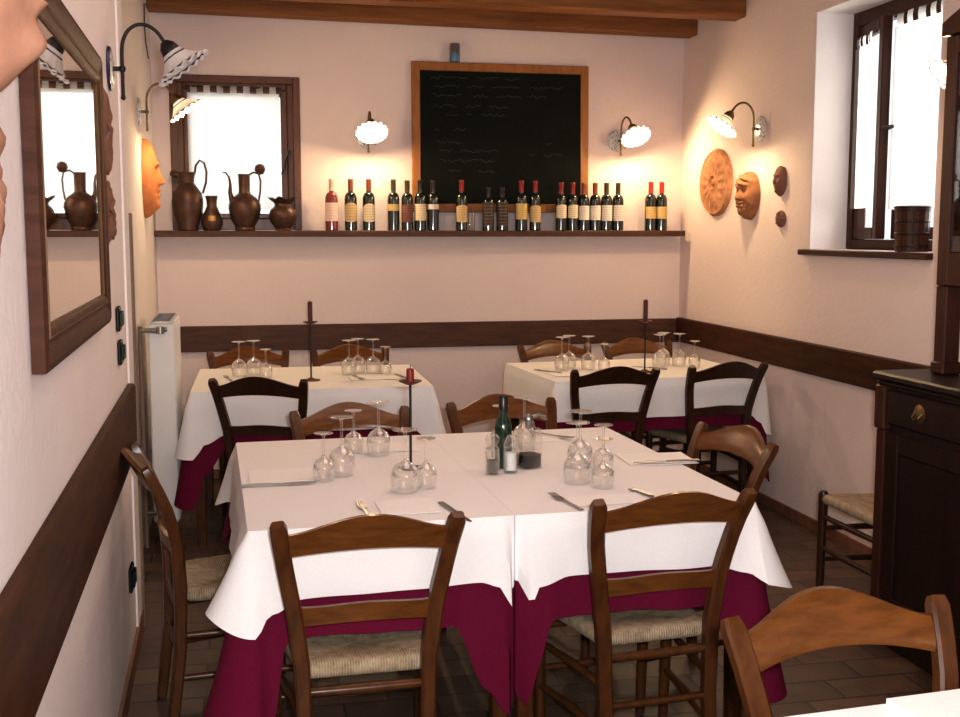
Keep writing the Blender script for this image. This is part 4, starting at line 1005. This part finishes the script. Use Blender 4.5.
def crown(u, v):
    y = yc + (u * 2 - 1) * hl; a = abs(u * 2 - 1)
    top = 2.21 + .10 * (1 - a ** 3)
    return (UX - .014, y, 2.167 + (top - 2.167) * v)
cr.thick(crown, lambda u, v: (.05, 0, 0), 30, 3); cr.build('crown', M_CABR, cb)
# things on the cabinet
kp = thing('black_pot', 'rounded black pot on the dark cabinet at the right photo edge', 'pot', (2.56, 3.46, 1.0005))
MB().lathe([(.035, 0), (.05, .004), (.062, .03), (.058, .055), (.035, .075), (.02, .082), (0, .084)], 20).build('pot_body', M_BLACK, kp)
MB().lathe([(0, .0838), (.010, .086), (.012, .096), (0, .102)], 12).build('lid_knob', M_BLACK, kp)

# basket on the sill
bk = thing('wooden_bucket', 'dark brown slatted wooden bucket on the right window sill', 'bucket', (2.862, 4.455, 1.4115)); bk.scale = (.88, .88, .88)
b = MB(); n = 18
for k in range(n):
    a0 = 2 * pi * k / n; a1 = 2 * pi * (k + .93) / n
    vs = []
    for z, r in ((.004, .078), (.215, .086)):
        for a in (a0, a1):
            for rr in (r, r - .010): vs.append((rr * cos(a), rr * sin(a), z))
    b.add(vs, [(0, 2, 6, 4), (3, 1, 5, 7), (0, 4, 5, 1), (2, 3, 7, 6), (4, 6, 7, 5), (0, 1, 3, 2)])
b.build('staves', M_CABR, bk)
for z in (.03, .09, .15, .205): MB().lathe([(.0795 + z * .035, z - .006), (.0815 + z * .035, z), (.0795 + z * .035, z + .006), (.0785 + z * .035, z)], 36).build('hoop', M_CAB, bk)
MB().lathe([(.076, .003), (.077, .0), (0, .0)], 24).build('bottom', M_CAB, bk)
MB().lathe([(.089, .214), (.090, .222), (.075, .228), (0, .229)], 24).build('lid', M_CAB, bk)

# ------------------------------------------------------------------ lights, world, camera
def area(name, loc, rot, sx, sy, e, c):
    l = bpy.data.lights.new(name, 'AREA'); l.shape = 'RECTANGLE'; l.size = sx; l.size_y = sy; l.energy = e; l.color = c
    o = bpy.data.objects.new(name, l); COL.objects.link(o); o.location = loc; o.rotation_euler = rot; return o
area('table_fill', (.9, 3.1, ZC - .02), (0, 0, 0), 1.4, 2.2, 20, (1, .74, .63))  # added pinkish fill over the tables, brightens the cloth tops
area('front_fill', (.7, YF + .3, 1.8), (R(90), 0, 0), 2.4, 1.7, 54, (1, .89, .85))  # unseen fill panel added behind the camera, lights walls and cloth fronts
area('daylight_right', (XR + .75, 4.75, 2.05), (0, R(90), 0), 1.1, 1.0, 24, (1, .97, .94))
area('daylight_back', (0, YB + .7, 2.0), (R(-90), 0, 0), .8, .9, 6, (1, .97, .93))
fl = area('camera_flash', (.05, -.02, 1.55), (R(86), 0, R(-11.9)), .05, .03, 58, (.97, .98, 1))
w = bpy.data.worlds.new('World'); S.world = w; w.use_nodes = True
bgn = w.node_tree.nodes['Background']; bgn.inputs[0].default_value = (.95, .97, 1, 1); bgn.inputs[1].default_value = 1.25
cam = bpy.data.cameras.new('camera'); co_ = bpy.data.objects.new('camera', cam); COL.objects.link(co_)
cam.sensor_width = 36; cam.lens = 1130 / 960 * 36; cam.clip_start = .05
co_.location = (0, 0, 1.5); co_.rotation_euler = (R(90 - 6.4125), 0, R(-11.918)); S.camera = co_
S.view_settings.view_transform = 'Standard'; S.view_settings.look = 'None'; S.view_settings.exposure = 0.22; S.view_settings.gamma = 0.86
S.cycles.caustics_reflective = False; S.cycles.caustics_refractive = False
S.cycles.max_bounces = 10; S.cycles.transparent_max_bounces = 24; S.cycles.sample_clamp_indirect = 6
S.cycles.use_denoising = True
